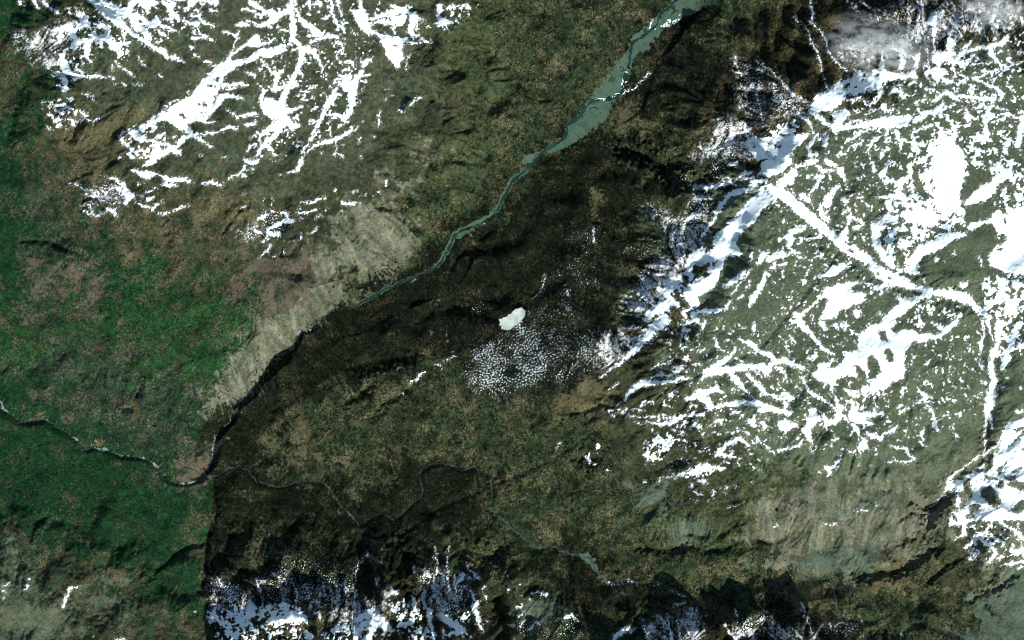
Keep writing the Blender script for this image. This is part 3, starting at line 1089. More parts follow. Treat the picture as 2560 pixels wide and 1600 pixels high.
# ravines and crag lines: (sheet, depth m, half width map px, course)
RAVINES = [
 ((0,0), 150, 30, "1745,458 1700,452 1668,428 1640,400 1600,383 1560,372"),
 ((0,0), 40, 26, "2440,770 2300,735 2180,690 2060,610 1990,540 1930,480 1850,462 1760,456"),
 ((0,0), 45, 20, "2490,900 2470,1050 2460,1140 2400,1190 2330,1270"),
 ((0,0), 70, 22, "2400,1180 2355,1255 2325,1275 2320,1320 2300,1350 2280,1400 2230,1425 2150,1440"),
 ((1920,1200), 60, 13, "1690,190 1510,265 1350,200"),
 ((1920,1200), 35, 10, "1360,300 1440,310 1520,360 1520,440"),
 ((1920,1200), 35, 9, "1240,380 1330,320"),
 ((1920,1200), 70, 16, "1650,610 1520,680 1400,780 1330,830 1200,880"),
 ((1920,1200), 60, 13, "1800,740 1700,800 1580,910 1530,950"),
 ((1920,1200), 60, 14, "2330,890 2240,960 2160,1030"),
 ((1920,1200), 40, 12, "2130,880 2060,980 2000,1060 1900,1150"),
 ((1920,1200), 40, 12, "2060,1180 2010,1100 2120,1000"),
 ((1280,1200), 45, 14, "1190,640 1300,650 1450,660 1600,650 1700,630 1850,670 2050,640 2130,590"),
 ((1280,1200), 35, 12, "800,730 900,770 980,850"),
 ((640,800), 35, 13, "1060,925 1200,870"),
 ((640,800), 35, 13, "1130,845 1250,760 1390,700 1500,590"),
 ((640,800), 40, 18, "830,790 930,730 1080,620"),
 ((640,800), 55, 28, "960,430 1150,400 1300,370 1480,340"),
 ((640,800), 30, 12, "100,1000 160,850"),
 ((1280,800), 45, 11, "560,880 650,875 720,850 870,800 960,820"),
 ((1280,800), 70, 24, "640,1280 740,1330"),
 ((0,1200), 40, 12, "270,540 330,400 430,350"),
 ((0,1200), 45, 11, "1380,960 1480,860 1590,770 1690,680 1780,630 1900,620"),
 ((0,1200), 30, 10, "1200,730 1270,670"),
 ((0,1200), 40, 12, "2010,0 2040,330 1990,430 1950,550 1930,700 1930,900 1920,1040 1945,1200 1960,1350 2050,1500"),
 ((0,400), 35, 10, "200,760 440,765 600,840 740,865 810,930"),
 ((0,400), 45, 12, "760,440 780,380 840,350 900,355"),
 ((0,400), 25, 9, "630,200 720,160 850,110"),
 ((0,400), 25, 9, "2110,680 2190,560 2260,480 2340,430"),
 ((640,400), 60, 13, "1130,400 1200,440 1330,460 1360,540"),
 ((640,400), 30, 8, "610,840 690,890"),
 ((640,400), 30, 8, "850,660 900,690 940,760"),
 ((640,400), 25, 7, "370,1140 410,1080"),
 ((0,800), 45, 10, "200,975 300,960 430,940"),
 ((0,0), 20, 10, "920,1400 1100,1270 1380,1150 1600,1000 1900,870 2200,500"),
 ((1280,400), 40, 12, "780,580 850,590 960,720"),
 ((1280,400), 35, 12, "1400,480 1480,590 1560,630"),
 ((1280,400), 40, 13, "1180,940 1290,1020 1400,1060 1470,1150"),
 ((1280,400), 40, 14, "1100,1280 1220,1370 1300,1400"),
 ((1920,0), 40, 14, "920,200 1040,330 1080,420"),
 ((1920,0), 35, 12, "650,600 720,660 770,760"),
 ((1920,0), 35, 12, "260,910 340,1000 420,1120 520,1190"),
 ((640,1200), 90, 40, "1330,640 1370,760 1350,880"),
 ((640,1200), 80, 34, "1950,650 2080,700 2230,720"),
 ((640,1200), 60, 22, "300,780 340,900 380,1100"),
 ((640,1200), 60, 22, "930,1000 940,1200 920,1400"),
 ((640,1200), 60, 22, "1600,1000 1590,1250 1620,1400"),
 ((640,1200), 50, 18, "1720,900 1750,1080 1730,1200"),
 ((640,1200), 40, 16, "2180,1130 2280,1150"),
 ((640,1200), 60, 18, "2419,1290 2300,1340"),
 ((640,1200), 60, 18, "2419,1400 2340,1480"),
 ((1280,1200), 70, 26, "1830,1280 1920,1400 1980,1500"),
 ((1280,1200), 60, 24, "1200,1330 1180,1500"),
]
# ground cover, one letter per 64 px square
COVER = """
gDDDttttttttttttttVVOOOOOOFFOORRRRRRRRRR
BDDtttttttttttttVVVOOOOOOFFFORRRRRRRRRRR
BgDtttttttttttttVVVVOOOOOFFFRRRRRRRRRTTT
BgDttttttttttttttDVVOOOOFFFFFRRRRRRTTTTT
BgDDttttttttttttDDVOOOOOMOFRRRRTTTTTTTTT
gBDMMMtttttttttDDVVOOOFFFOOORRRTTTTTTTTT
gBBMDDttttttttDDSVVOOFFFFFOORRTTTTTTTTTT
gKBBDDDDMttDDDDSVVOOFFFFFOORTTTTTTTTTTTT
gKBBBDMMMMDDDSSDOOFFFFFFFOORTTTTTTTTTTTT
gKKgBMBBBBDDDSSSOFFFFFFFFOORTTTTTTTTTTTT
gKPKgGBBBPPPSSSOFFFFFFFFOORTTTTTTTTTTTTT
gPKPGGGGBGPPSOFFFFFFFFFFOORTTTTTTTTTTTTT
GKGGGGGGGGPSSFFFFFFFFFFFOORTTTTTTTTTTTTT
GGKKGGGGGGSFFFFFFFFFFFFFORDTTTTTTTTTTTTT
gKKKKKGGGSFFFFFFOOOFFFFDDDTTTTTTTTTTTTTT
gKKKKKKKSFFFOOOOOOOOOOMMDDDTTTTTTTTTTTTT
gggKKKKgFFOMOOOOOOOOOOODDDDDTTTTTTTTTTTT
gggggKKKFFOMOOOOOOOOOOOODDDDDTTTTTTTTTSS
gggggggPFFFOOOOFFFFOOOOOODDDVVVTTTTTTSSS
ggggggggFFFFFFFFFFFOOOOOOCODVVSSSSSSSSTT
KggggggGFOFFFFFFFFFOOOOOOVVVVSSSSSSSSDTT
KKBggggBFOOOFFOFFOOOOOFOOOOOOOSSSSSSODDS
TKBBBgggFFFFFFFFFFOOFFFFOOOOOOOMOOMMODSC
TTBTTBggRRRRRRRRRRRDDOFFFOOOOOFMOOOOOMOC
TTTBBBBBRRRRRRRRRRRDDOOOORRRRRFFFOOOOOCC
"""
# finer ground cover outlines (sheet, class, edge softness px, outline)
COVER_PATCH = [
 ((0,0), "F", 5, "4132,2359 3980,2510 3818,2608 3591,2759 3364,2873 3137,2930 3039,3013 2873,3062 2740,3232 2570,3364 2419,3629 2268,3742 2079,3818 1950,4006 1905,4176 2268,4120 2646,3930 3024,3629 3402,3289 3780,2911 4158,2608 4234,2419"),
 ((640,400), "S", 10, "860,420 1000,420 1120,390 1300,480 1420,600 1490,760 1500,870 1300,990 1140,1095 1050,1095 1090,960 900,860 820,700 840,560"),
 ((640,400), "S", 12, "500,900 620,860 760,1120 660,1200 690,1340 640,1430 560,1510 160,1510 200,1440 420,1340 520,1180"),
 ((640,400), "P", 12, "300,900 520,880 560,1050 540,1200 420,1340 180,1500 60,1510 0,1400 120,1250 380,1080 280,1040"),
 ((640,800), "S", 14, "0,0 600,0 500,110 440,100 380,150 350,240 290,290 210,340 150,380 120,440 50,530 0,610"),
 ((0,800), "S", 22, "2419,100 2419,620 2300,740 2180,830 2090,830 2120,600 2250,300"),
 ((1280,1200), "C", 20, "1490,605 1560,400 1700,380 1900,470 1860,580 1750,620"),
 ((1280,1200), "C", 10, "1190,250 1230,120 1400,100 1390,180 1240,270"),
 ((1280,1200), "C", 18, "110,1260 180,1130 400,1170 420,1220 350,1340 200,1350"),
 ((1280,1200), "C", 8, "2180,830 2280,760 2300,810 2240,850"),
 ((1920,1200), "C", 16, "240,800 440,660 700,640 880,640 1060,600 980,860 870,870 600,860 370,880"),
 ((1920,1200), "C", 12, "500,380 600,290 800,240 1000,150 1040,210 800,320 560,400"),
 ((1920,1200), "C", 14, "2050,1510 2150,1300 2419,1150 2419,1510"),
 ((1920,1200), "M", 5, "320,1000 390,980 400,1050 480,1060 420,1110 310,1100"),
 ((1280,800), "M", 10, "470,690 830,590 1020,690 900,780 720,790 480,830 340,810"),
 ((0,800), "M", 5, "1220,730 1260,740 1310,850 1330,900 1280,980 1240,960 1220,880 1250,850"),
 ((0,800), "P", 6, "1690,1500 1780,1440 1900,1330 1960,1270 1980,1310 1930,1400 1860,1480 1780,1540 1700,1540"),
 ((0,800), "M", 4, "860,1200 900,1130 940,1120 960,1190 900,1205"),
 ((0,800), "M", 4, "280,950 350,890 410,875 400,930 330,960"),
 ((1280,0), "M", 8, "960,1290 1040,1080 1130,1070 1170,1110 1060,1280"),
 ((1280,400), "M", 10, "740,260 840,300 860,380 800,430 780,560 755,400"),
 ((640,800), "M", 8, "1130,850 1240,840 1230,870 1080,900 960,960 980,920"),
 ((0,0), "M", 12, "1420,960 1480,940 1360,1120 1000,1250 900,1380 560,1420 500,1280 900,1180 1200,1040"),
 ((0,400), "M", 10, "2190,200 2280,300 2400,360 2419,420 2250,540 2230,640 2120,700 2180,580 2300,420"),
]


# ----------------------------------------------------------------- map raster
G = 2.25                                  # map px per raster cell
X0, Y0, X1, Y1 = -90.0, -90.0, 2650.5, 1690.5
NX = int((X1 - X0) / G) + 1
NY = int((Y1 - Y0) / G) + 1
gx = X0 + G * np.arange(NX)
gy = Y0 + G * np.arange(NY)
GX, GY = np.meshgrid(gx, gy)
GX = GX.astype(np.float32); GY = GY.astype(np.float32)
ZS = 3.78                                 # sheet units per map px

PN = (1024, 1536)                         # periodic noise canvas
_ky = np.fft.fftfreq(PN[0])[:, None]
_kx = np.fft.rfftfreq(PN[1])[None, :]
_K = np.sqrt(_kx * _kx + _ky * _ky); _K[0, 0] = 1e-6

def noise(seed, lo, hi, beta=1.0):
    """band-limited fractal noise, wavelengths lo..hi map px, unit variance"""
    r = np.random.default_rng(seed)
    w = np.fft.rfft2(r.standard_normal(PN))
    k = _K / G
    amp = k ** (-beta) / (1 + (k * lo) ** 6) / (1 + (1.0 / (k * hi)) ** 6)
    n = np.fft.irfft2(w * amp, s=PN)[:NY, :NX]
    n -= n.mean(); n /= n.std()
    return n.astype(np.float32)

def blur(a, px):
    s = px / G
    p = int(4 * s) + 2
    b = np.pad(a, p, mode='edge')
    ky = np.fft.fftfreq(b.shape[0])[:, None]; kx = np.fft.rfftfreq(b.shape[1])[None, :]
    f = np.exp(-2 * (math.pi * s) ** 2 * (kx * kx + ky * ky))
    return np.fft.irfft2(np.fft.rfft2(b) * f, s=b.shape)[p:-p, p:-p].astype(np.float32)

def rank(a):
    o = np.empty(a.size, np.float32)
    o[np.argsort(a, axis=None)] = np.linspace(0, 1, a.size, dtype=np.float32)
    return o.reshape(a.shape)

def smooth(a, b, x):
    t = np.clip((x - a) / (b - a), 0, 1)
    return t * t * (3 - 2 * t)

def parse(txt, org, scale=ZS):
    out = []; w = 10.0
    for t in txt.split():
        v = [float(q) for q in t.split(',')]
        if len(v) > 2: w = v[2]
        out.append((org[0] + v[0] / scale, org[1] + v[1] / scale, w / scale))
    return out

# gently warped sampling coordinates so that outlines come out ragged
WX = GX + 1.5 * noise(11, 8, 40, 1.2) + .8 * noise(12, 5, 12, .5)
WY = GY + 1.5 * noise(13, 8, 40, 1.2) + .8 * noise(14, 5, 12, .5)

def window(x0, y0, x1, y1, m):
    a = max(0, int((x0 - m - X0) / G)); b = min(NX, int((x1 + m - X0) / G) + 2)
    c = max(0, int((y0 - m - Y0) / G)); d = min(NY, int((y1 + m - Y0) / G) + 2)
    return (slice(c, d), slice(a, b)) if b > a and d > c else None

def stroke_sd(S, pts, PX, PY, grow=1.0, m=14.0):
    """max-blend half-width minus distance of a ribbon into S"""
    if len(pts) == 1: pts = pts + [(pts[0][0] + .3, pts[0][1], pts[0][2])]
    for (xa, ya, wa), (xb, yb, wb) in zip(pts[:-1], pts[1:]):
        wm = max(wa, wb) * .5 * grow
        sl = window(min(xa, xb), min(ya, yb), max(xa, xb), max(ya, yb), wm + m)
        if sl is None: continue
        px = PX[sl]; py = PY[sl]
        dx, dy = xb - xa, yb - ya
        L = dx * dx + dy * dy + 1e-6
        t = np.clip(((px - xa) * dx + (py - ya) * dy) / L, 0, 1)
        d = np.hypot(px - xa - t * dx, py - ya - t * dy)
        v = .5 * grow * (wa + (wb - wa) * t) - d
        S[sl] = np.maximum(S[sl], v)

def poly_sd(pts, PX, PY, m=14.0):
    xs = [p[0] for p in pts]; ys = [p[1] for p in pts]
    sl = window(min(xs), min(ys), max(xs), max(ys), m)
    if sl is None: return None, None
    px = PX[sl]; py = PY[sl]
    ins = np.zeros(px.shape, bool); dm = np.full(px.shape, 1e9, np.float32)
    n = len(pts)
    for i in range(n):
        xa, ya = pts[i][:2]; xb, yb = pts[(i + 1) % n][:2]
        c = ((ya > py) != (yb > py)) & (px < (xb - xa) * (py - ya) / (yb - ya + 1e-9) + xa)
        ins ^= c
        dx, dy = xb - xa, yb - ya
        t = np.clip(((px - xa) * dx + (py - ya) * dy) / (dx * dx + dy * dy + 1e-6), 0, 1)
        dm = np.minimum(dm, np.hypot(px - xa - t * dx, py - ya - t * dy))
    return np.where(ins, dm, -dm), sl

def dist_to(pts, m=60.0):
    S = np.full(GX.shape, -1e3, np.float32)
    stroke_sd(S, [(p[0], p[1], 0.0) for p in pts], GX, GY, 1.0, m)
    return -S

# ----------------------------------------------------------------- relief
E = np.array([[float(v) for v in r.split()] for r in ELEV.strip().splitlines()])
def cubic_weights(coord, n, step):
    W = np.zeros((len(coord), n))
    for i, c in enumerate(coord):
        f = min(max(c / step, 0.0), n - 1.0)
        k = min(int(f), n - 2); t = f - k
        w = [(-t + 2*t*t - t**3)/2, (2 - 5*t*t + 3*t**3)/2, (t + 4*t*t - 3*t**3)/2, (-t*t + t**3)/2]
        for j in range(4):
            W[i, min(max(k - 1 + j, 0), n - 1)] += w[j]
    return W
Z = (cubic_weights(gy, E.shape[0], 128.0) @ E @ cubic_weights(gx, E.shape[1], 128.0).T).astype(np.float32)
_wx = (np.clip(GX + 26 * noise(21, 60, 300, 1.5), X0, X1) - X0) / G
_wy = (np.clip(GY + 26 * noise(22, 60, 300, 1.5), Y0, Y1) - Y0) / G
def bilin(A, fx, fy):
    ix = np.clip(fx.astype(int), 0, NX - 2); iy = np.clip(fy.astype(int), 0, NY - 2)
    tx = fx - ix; ty = fy - iy
    return ((A[iy, ix] * (1 - tx) + A[iy, ix + 1] * tx) * (1 - ty)
            + (A[iy + 1, ix] * (1 - tx) + A[iy + 1, ix + 1] * tx) * ty).astype(np.float32)
Z = bilin(Z, _wx, _wy)

def gradient(z):
    dy, dx = np.gradient(z, G * M)
    return dx, dy
zx, zy = gradient(blur(Z, 10))
steep = np.hypot(zx, zy)
rough = smooth(.04, .45, steep)
Z += (6 + 22 * rough) * noise(23, 40, 260, 1.6)
rid = 1 - np.abs(noise(24, 12, 120, 1.3))
Z += (1.4 + 8 * rough) * rid

# downslope streaks (line integral along the fall line)
zx, zy = gradient(blur(Z, 20))
gl = np.hypot(zx, zy) + 1e-4
ux, uy = zx / gl, zy / gl
def streak(src, steps=16):
    acc = src.copy(); wsum = 1.0
    for sgn in (1, -1):
        fx = np.broadcast_to(np.arange(NX, dtype=np.float32), src.shape).copy()
        fy = np.broadcast_to(np.arange(NY, dtype=np.float32)[:, None], src.shape).copy()
        for k in range(steps):
            ix = np.clip(np.rint(fx).astype(np.int32), 0, NX - 1); iy = np.clip(np.rint(fy).astype(np.int32), 0, NY - 1)
            fx += sgn * ux[iy, ix]; fy += sgn * uy[iy, ix]
            ix = np.clip(np.rint(fx).astype(np.int32), 0, NX - 1); iy = np.clip(np.rint(fy).astype(np.int32), 0, NY - 1)
            w = 1 - k / steps
            acc += w * src[iy, ix]
            if sgn == 1: wsum += w
            else: wsum += w
    acc /= wsum
    acc -= acc.mean(); acc /= acc.std()
    return acc.astype(np.float32)
LIC_F = streak(noise(31, 4, 16, .5), 13)
LIC_C = streak(noise(32, 12, 50, .8), 22)
LIC_W = streak(noise(33, 45, 120, .8), 40)
rough2 = smooth(.12, .55, np.hypot(zx, zy))
zx, zy = gradient(blur(Z, 48)); gl = np.hypot(zx, zy) + 1e-4
ux, uy = zx / gl, zy / gl
LIC_S = streak(noise(35, 4, 90, 1.0), 20)
zx, zy = gradient(blur(Z, 20))
calm = 1 - .75 * np.exp(-(((GX - 900) / 190) ** 2 + ((GY - 640) / 170) ** 2)) - .7 * np.exp(-(((GX - 2080) / 240) ** 2 + ((GY - 1310) / 100) ** 2))
LIC_W = LIC_W * calm; LIC_C = LIC_C * calm + .3 * LIC_S * (1 - calm)
Z += rough2 * (1.6 * LIC_F + 8.0 * LIC_C + 24.0 * LIC_W)
Z += 1.0 * noise(25, 5, 16, .5)

# fluted spurs on the shaded southern mountains
sp = bilin(noise(34, 26, 100, .7), GX * 0 + np.arange(NX)[None, :] * 1.0, np.arange(NY)[:, None] * .22 + GX * 0)
mk = smooth(1385, 1470, GY) * smooth(520, 560, GX) * smooth(1300, 1230, GX)
mk = np.maximum(mk, smooth(1500, 1560, GY) * smooth(1560, 1620, GX) * smooth(2200, 2120, GX))
mk = np.maximum(mk, .7 * smooth(0, 60, 330 - GY - (GX - 1700) * .25) * smooth(1760, 1860, GX))
Z += mk * 26 * sp

# ravines
for org, depth, hw, txt in RAVINES:
    pts = parse(txt, org, 1.0 if org == (0, 0) and max(float(t.split(',')[0]) for t in txt.split()) > 2419 else ZS) if org != (0, 0) else parse(txt, org, 1.0)
    d = dist_to(pts, hw * 1.6)
    jag = 1 + .25 * noise(int(depth + hw * 7), 10, 40, 1.0)
    Z -= np.where(d < hw * 1.6, depth * np.clip(1 - d / (hw * jag), 0, 1) ** .9, 0)

# rivers cut their beds, falling steadily downstream
WATER = np.full(GX.shape, -60.0, np.float32)
RAPID = np.full(GX.shape, -60.0, np.float32)
STREAM = np.full(GX.shape, -60.0, np.float32)
RW = GX + 1.2 * noise(15, 8, 30, 1.0); RH = GY + 1.2 * noise(16, 8, 30, 1.0)
GRAV = np.full(GX.shape, -60.0, np.float32)
GW = GX + 2.6 * noise(19, 8, 40, 1.0); GH = GY + 2.6 * noise(20, 8, 40, 1.0)
for org, kind, txt in GRAVEL:
    pts = parse(txt, org)
    if kind == 'p':
        sd, sl = poly_sd(pts, GW, GH)
        if sl: GRAV[sl] = np.maximum(GRAV[sl], sd)
    else:
        stroke_sd(GRAV, pts, RW, RH)
def sample(A, x, y):
    ix = int(min(max((x - X0) / G, 0), NX - 1)); iy = int(min(max((y - Y0) / G, 0), NY - 1))
    return float(A[iy, ix])
ZB = blur(Z, 6)
RIV = {}
for name, depth, bank, runs in RIVERS:
    pts = []
    for org, txt in runs: pts += parse(txt, org)
    fine = []
    for a, b in zip(pts[:-1], pts[1:]):
        n = max(1, int(math.hypot(b[0] - a[0], b[1] - a[1]) / 5))
        fine += [tuple(a[k] + (b[k] - a[k]) * i / n for k in range(3)) for i in range(n)]
    fine.append(pts[-1])
    h = [sample(ZB, p[0], p[1]) for p in fine]
    for i in range(1, len(h)): h[i] = min(h[i], h[i - 1] - .02)
    if name in RIV: pass
    stroke_sd(WATER if name in ('main', 'side') else STREAM, pts, RW, RH, 1.25 if name == 'main' else 1.0)
    if name in ('canyon', 'west'):
        stroke_sd(RAPID, [(q[0], q[1], 2.7) for q in pts], RW, RH)
    R = 70.0
    best = np.full(GX.shape, 1e6, np.float32)
    for p, z in zip(fine[::2], h[::2]):
        sl = window(p[0], p[1], p[0], p[1], R)
        if sl is None: continue
        d = np.hypot(GX[sl] - p[0], GY[sl] - p[1])
        off = ((GX[sl] - p[0]) * .5 + (GY[sl] - p[1]) * .866) / np.maximum(d, 1)
        bk = bank * (.45 + .55 * smooth(-.5, .4, off))
        cap = z - depth + np.maximum(0, d - p[2] * .8) * M * bk
        best[sl] = np.minimum(best[sl], cap + np.where(d > R, 1e6, 0))
    k = smooth(0, 1, np.clip((Z - best) / 6.0, 0, 1))
    Z = np.where(best < 1e5, Z + (np.minimum(Z, best) - Z), Z)
    RIV[name] = fine
# braided side channels on the gravel
braid = 2.6 - 15 * np.abs(noise(18, 22, 110, 1.1))
WATER = np.maximum(WATER, np.where(GRAV > 2.5, np.minimum(braid, GRAV - 2.5), -60))
# gravel flats are nearly level
gm = smooth(-6, 4, GRAV)
Z = Z * (1 - gm) + (blur(Z, 10) - 3) * gm
WET = np.maximum(WATER, STREAM)
wm = smooth(-3, 2, WET)
Z = Z * (1 - wm) + blur(Z, 3) * wm - 1.5 * wm

RAPID = RAPID + 1.1 * noise(17, 18, 140, 1.1) - 1.35

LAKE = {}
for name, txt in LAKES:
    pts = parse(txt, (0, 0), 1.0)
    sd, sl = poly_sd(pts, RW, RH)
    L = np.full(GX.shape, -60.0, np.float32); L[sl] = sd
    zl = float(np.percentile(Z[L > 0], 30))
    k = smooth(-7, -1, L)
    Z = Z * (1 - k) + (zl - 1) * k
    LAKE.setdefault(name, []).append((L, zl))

# ----------------------------------------------------------------- snow cover field
U = rank(noise(41, 7, 60, 1.1) + .35 * noise(42, 5, 12, .4) + .25 * LIC_C)
UF = rank(noise(43, 4.2, 9, .2) + .12 * LIC_F + .28 * noise(45, 20, 90, 1.0))
S = np.full(GX.shape, -30.0, np.float32)
FROST = np.zeros(GX.shape, np.float32)
FINE = np.full(GX.shape, -30.0, np.float32)
for org, txt in SNOW.items():
    for line in txt.strip().splitlines():
        op, rest = line.split(None, 1)
        pts = parse(rest, org)
        if op == 's':
            stroke_sd(S, [(a, b, max(c, 3.2)) for a, b, c in pts], WX, WY, .96)
        elif op == 'h':
            H = np.full(GX.shape, -30.0, np.float32)
            stroke_sd(H, pts, WX, WY)
            S = np.minimum(S, -H)
        else:
            sd, sl = poly_sd(pts, WX, WY, 14 if op[0] in 'pq' else 30)
            if sl is None: continue
            if op == 'p': S[sl] = np.maximum(S[sl], sd)
            elif op == 'q': S[sl] = np.minimum(S[sl], -sd)
            else:
                f = float(op[1:]); k = smooth(-6, 10, sd) if op[0] == 'd' else smooth(-14, 30, sd)
                if op[0] == 'd':
                    S[sl] = np.maximum(S[sl], np.where(k > 0, (f * k - U[sl]) * 26, -30))
                elif op[0] == 'e':
                    FINE[sl] = np.maximum(FINE[sl], np.where(k > 0, (.58 * f * k - UF[sl]) * 16, -30))
                else:
                    k = smooth(-22, 26, sd)
                    FROST[sl] = np.maximum(FROST[sl], f * k)
S = S + .7 * noise(44, 4.5, 14, .4) - .35
S = S - np.where(S < 9, 4.0 * smooth(1.1, 2.4, noise(46, 4.5, 22, .6)), 0)
S = np.maximum(S, FINE)
S = np.where(LAKE['frozen_lake'][0][0] > -2, -5, S)
S = np.where((WET > -.5) & (GRAV < 3) & (S < 2), np.minimum(S, -1), S)

# ----------------------------------------------------------------- ground cover classes
rows = COVER.strip().splitlines()
KINDS = "TtDBGgKPSCMOFRV"
CM = np.array([[KINDS.index(ch) for ch in r.ljust(40, r[-1])[:40]] for r in rows])
cx = GX + 26 * noise(51, 30, 160, 1.3) + 7 * noise(52, 8, 30, .8)
cy = GY + 26 * noise(53, 30, 160, 1.3) + 7 * noise(54, 8, 30, .8)
seam_x = np.interp(gy, [1150, 1260, 1310, 1345, 1385, 1475, 1520, 1560, 1620], [528, 530, 526, 515, 510, 508, 514, 520, 545])[:, None]
low = GY > 1190
east = GX + 1.5 * noise(55, 8, 30, 1.0) > seam_x
cx = np.where(low, np.where(east, np.maximum(cx, 545), np.minimum(cx, 508)), cx)
WGT = np.zeros((len(KINDS),) + GX.shape, np.float32)
fxc = np.clip(cx / 64 - .5, 0, 38.999); fyc = np.clip(cy / 64 - .5, 0, 23.999)
ix = fxc.astype(int); iy = fyc.astype(int); tx = fxc - ix; ty = fyc - iy
# keep the two sides of the gully separate when interpolating
tx = np.where(low & (ix == 7), np.where(east, 1.0, 0.0), tx)
for k in range(len(KINDS)):
    I = (CM == k).astype(np.float32)
    WGT[k] = (I[iy, ix] * (1 - tx) + I[iy, ix + 1] * tx) * (1 - ty) + (I[iy + 1, ix] * (1 - tx) + I[iy + 1, ix + 1] * tx) * ty
for j, (org, ch, soft, txt) in enumerate(COVER_PATCH):
    sd, sl = poly_sd(parse(txt, org), WX, WY, 40)
    if sl is None: continue
    m = smooth(-soft, soft, sd + soft * .6 * LIC_F[sl])
    WGT[:, sl[0], sl[1]] *= (1 - m)
    WGT[KINDS.index(ch), sl[0], sl[1]] += m
for k in range(len(KINDS)):
    WGT[k] = np.maximum(WGT[k] * (1 + .75 * noise(60 + k, 8, 80, .9)), .08 * WGT[k]) ** 2.2
WGT /= WGT.sum(0) + 1e-9

# base colours (albedo): main, second, third tint of every ground cover
ALB = {
 'T': ((.083,.110,.068), (.066,.088,.054), (.096,.104,.066)),
 't': ((.064,.082,.049), (.040,.052,.030), (.072,.070,.043)),
 'D': ((.043,.050,.025), (.024,.032,.018), (.066,.068,.038)),
 'B': ((.046,.047,.026), (.020,.042,.018), (.094,.078,.050)),
 'G': ((.014,.056,.017), (.016,.042,.015), (.074,.068,.042)),
 'g': ((.011,.044,.016), (.011,.031,.015), (.062,.058,.036)),
 'K': ((.022,.047,.024), (.018,.034,.020), (.088,.080,.056)),
 'P': ((.088,.076,.053), (.038,.052,.029), (.104,.090,.066)),
 'S': ((.118,.130,.088), (.066,.076,.046), (.172,.176,.122)),
 'C': ((.076,.110,.082), (.058,.076,.050), (.104,.124,.088)),
 'M': ((.082,.077,.041), (.056,.058,.030), (.138,.117,.066)),
 'O': ((.035,.048,.022), (.018,.031,.016), (.098,.092,.050)),
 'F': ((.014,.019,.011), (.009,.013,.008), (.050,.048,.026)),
 'R': ((.026,.026,.013), (.013,.018,.011), (.076,.063,.031)),
 'V': ((.046,.061,.028), (.030,.045,.021), (.068,.062,.033)),
}
n1 = rank(noise(81, 8, 60, 1.0)); n2 = rank(noise(82, 3.5, 20, .4) * .8 + noise(87, 30, 200, 1.0) * .6); n3 = noise(83, 4, 10, .3)
ALBEDO = np.zeros(GX.shape + (3,), np.float32)
for k, ch in enumerate(KINDS):
    a, b, c = [np.array(v, np.float32) for v in ALB[ch]]
    mixb = smooth(.25, .75, n1)[..., None]
    if ch in 'SCP':
        mixb = smooth(-.7, 1.6, LIC_S * .6 + noise(86, 5, 110, 1.0) * .7)[..., None]
    mixc = smooth(*((.82, .95) if ch == 'F' else (.88, .97) if ch == 'g' else (.74, .9) if ch in 'OGKBR' else (.80, .93)), n2)[..., None]
    if ch in 'SC': mixc = smooth(.4, 1.8, -LIC_S * .75 - noise(88, 6, 70, .9) * .65)[..., None]
    colr = a * (1 - mixb) + b * mixb
    colr = colr * (1 - mixc) + c * mixc
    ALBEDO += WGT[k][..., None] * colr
crack = np.exp(-(noise(85, 16, 90, 1.2) / .10) ** 2) * (WGT[0] + WGT[1])
ALBEDO *= (1 - .38 * crack)[..., None]
wood = WGT[[KINDS.index(c) for c in 'OFRgGKBV']].sum(0)
ALBEDO *= np.clip(1 + (.07 + .15 * wood) * n3 + .16 * wood * noise(97, 9, 50, .9), .3, 2)[..., None]
# thin snow dusting
fr = FROST * .95 + .09 * LIC_F + .12 * LIC_C + .20 * noise(84, 4, 60, .8)
fr = np.clip(smooth(.18, .95, fr) * np.minimum(1, FROST * 4), 0, .8)
rim = smooth(-5.5, 0, S) * smooth(-.4, 1.4, noise(89, 4, 20, .6)) * (FINE < -3)
fr = np.maximum(fr, .55 * rim)[..., None]
ALBEDO = ALBEDO * (1 - fr) + np.array((.80, .84, .86), np.float32) * fr
ALBEDO = np.clip(ALBEDO, .004, .9)

# ----------------------------------------------------------------- materials
def new_mat(name, rough=.9, spec=0.0):
    m = bpy.data.materials.new(name); m.use_nodes = True
    nt = m.node_tree; b = nt.nodes["Principled BSDF"]
    b.inputs["Roughness"].default_value = rough
    if "Specular IOR Level" in b.inputs: b.inputs["Specular IOR Level"].default_value = spec
    return m, nt, b
def tex_noise(nt, scale, detail=4, rough=.6):
    tc = nt.nodes.new("ShaderNodeTexCoord"); n = nt.nodes.new("ShaderNodeTexNoise")
    n.inputs["Scale"].default_value = scale; n.inputs["Detail"].default_value = detail
    n.inputs["Roughness"].default_value = rough
    nt.links.new(tc.outputs["Object"], n.inputs["Vector"])
    return n
def ramp(nt, src, stops):
    r = nt.nodes.new("ShaderNodeValToRGB")
    e = r.color_ramp.elements
    while len(e) < len(stops): e.new(.5)
    for el, (p, c) in zip(e, stops):
        el.position = p; el.color = tuple(c) + (1,)
    nt.links.new(src, r.inputs[0]); return r
def bump(nt, b, src, strength, dist):
    bp = nt.nodes.new("ShaderNodeBump")
    bp.inputs["Strength"].default_value = strength; bp.inputs["Distance"].default_value = dist
    nt.links.new(src, bp.inputs["Height"]); nt.links.new(bp.outputs[0], b.inputs["Normal"])

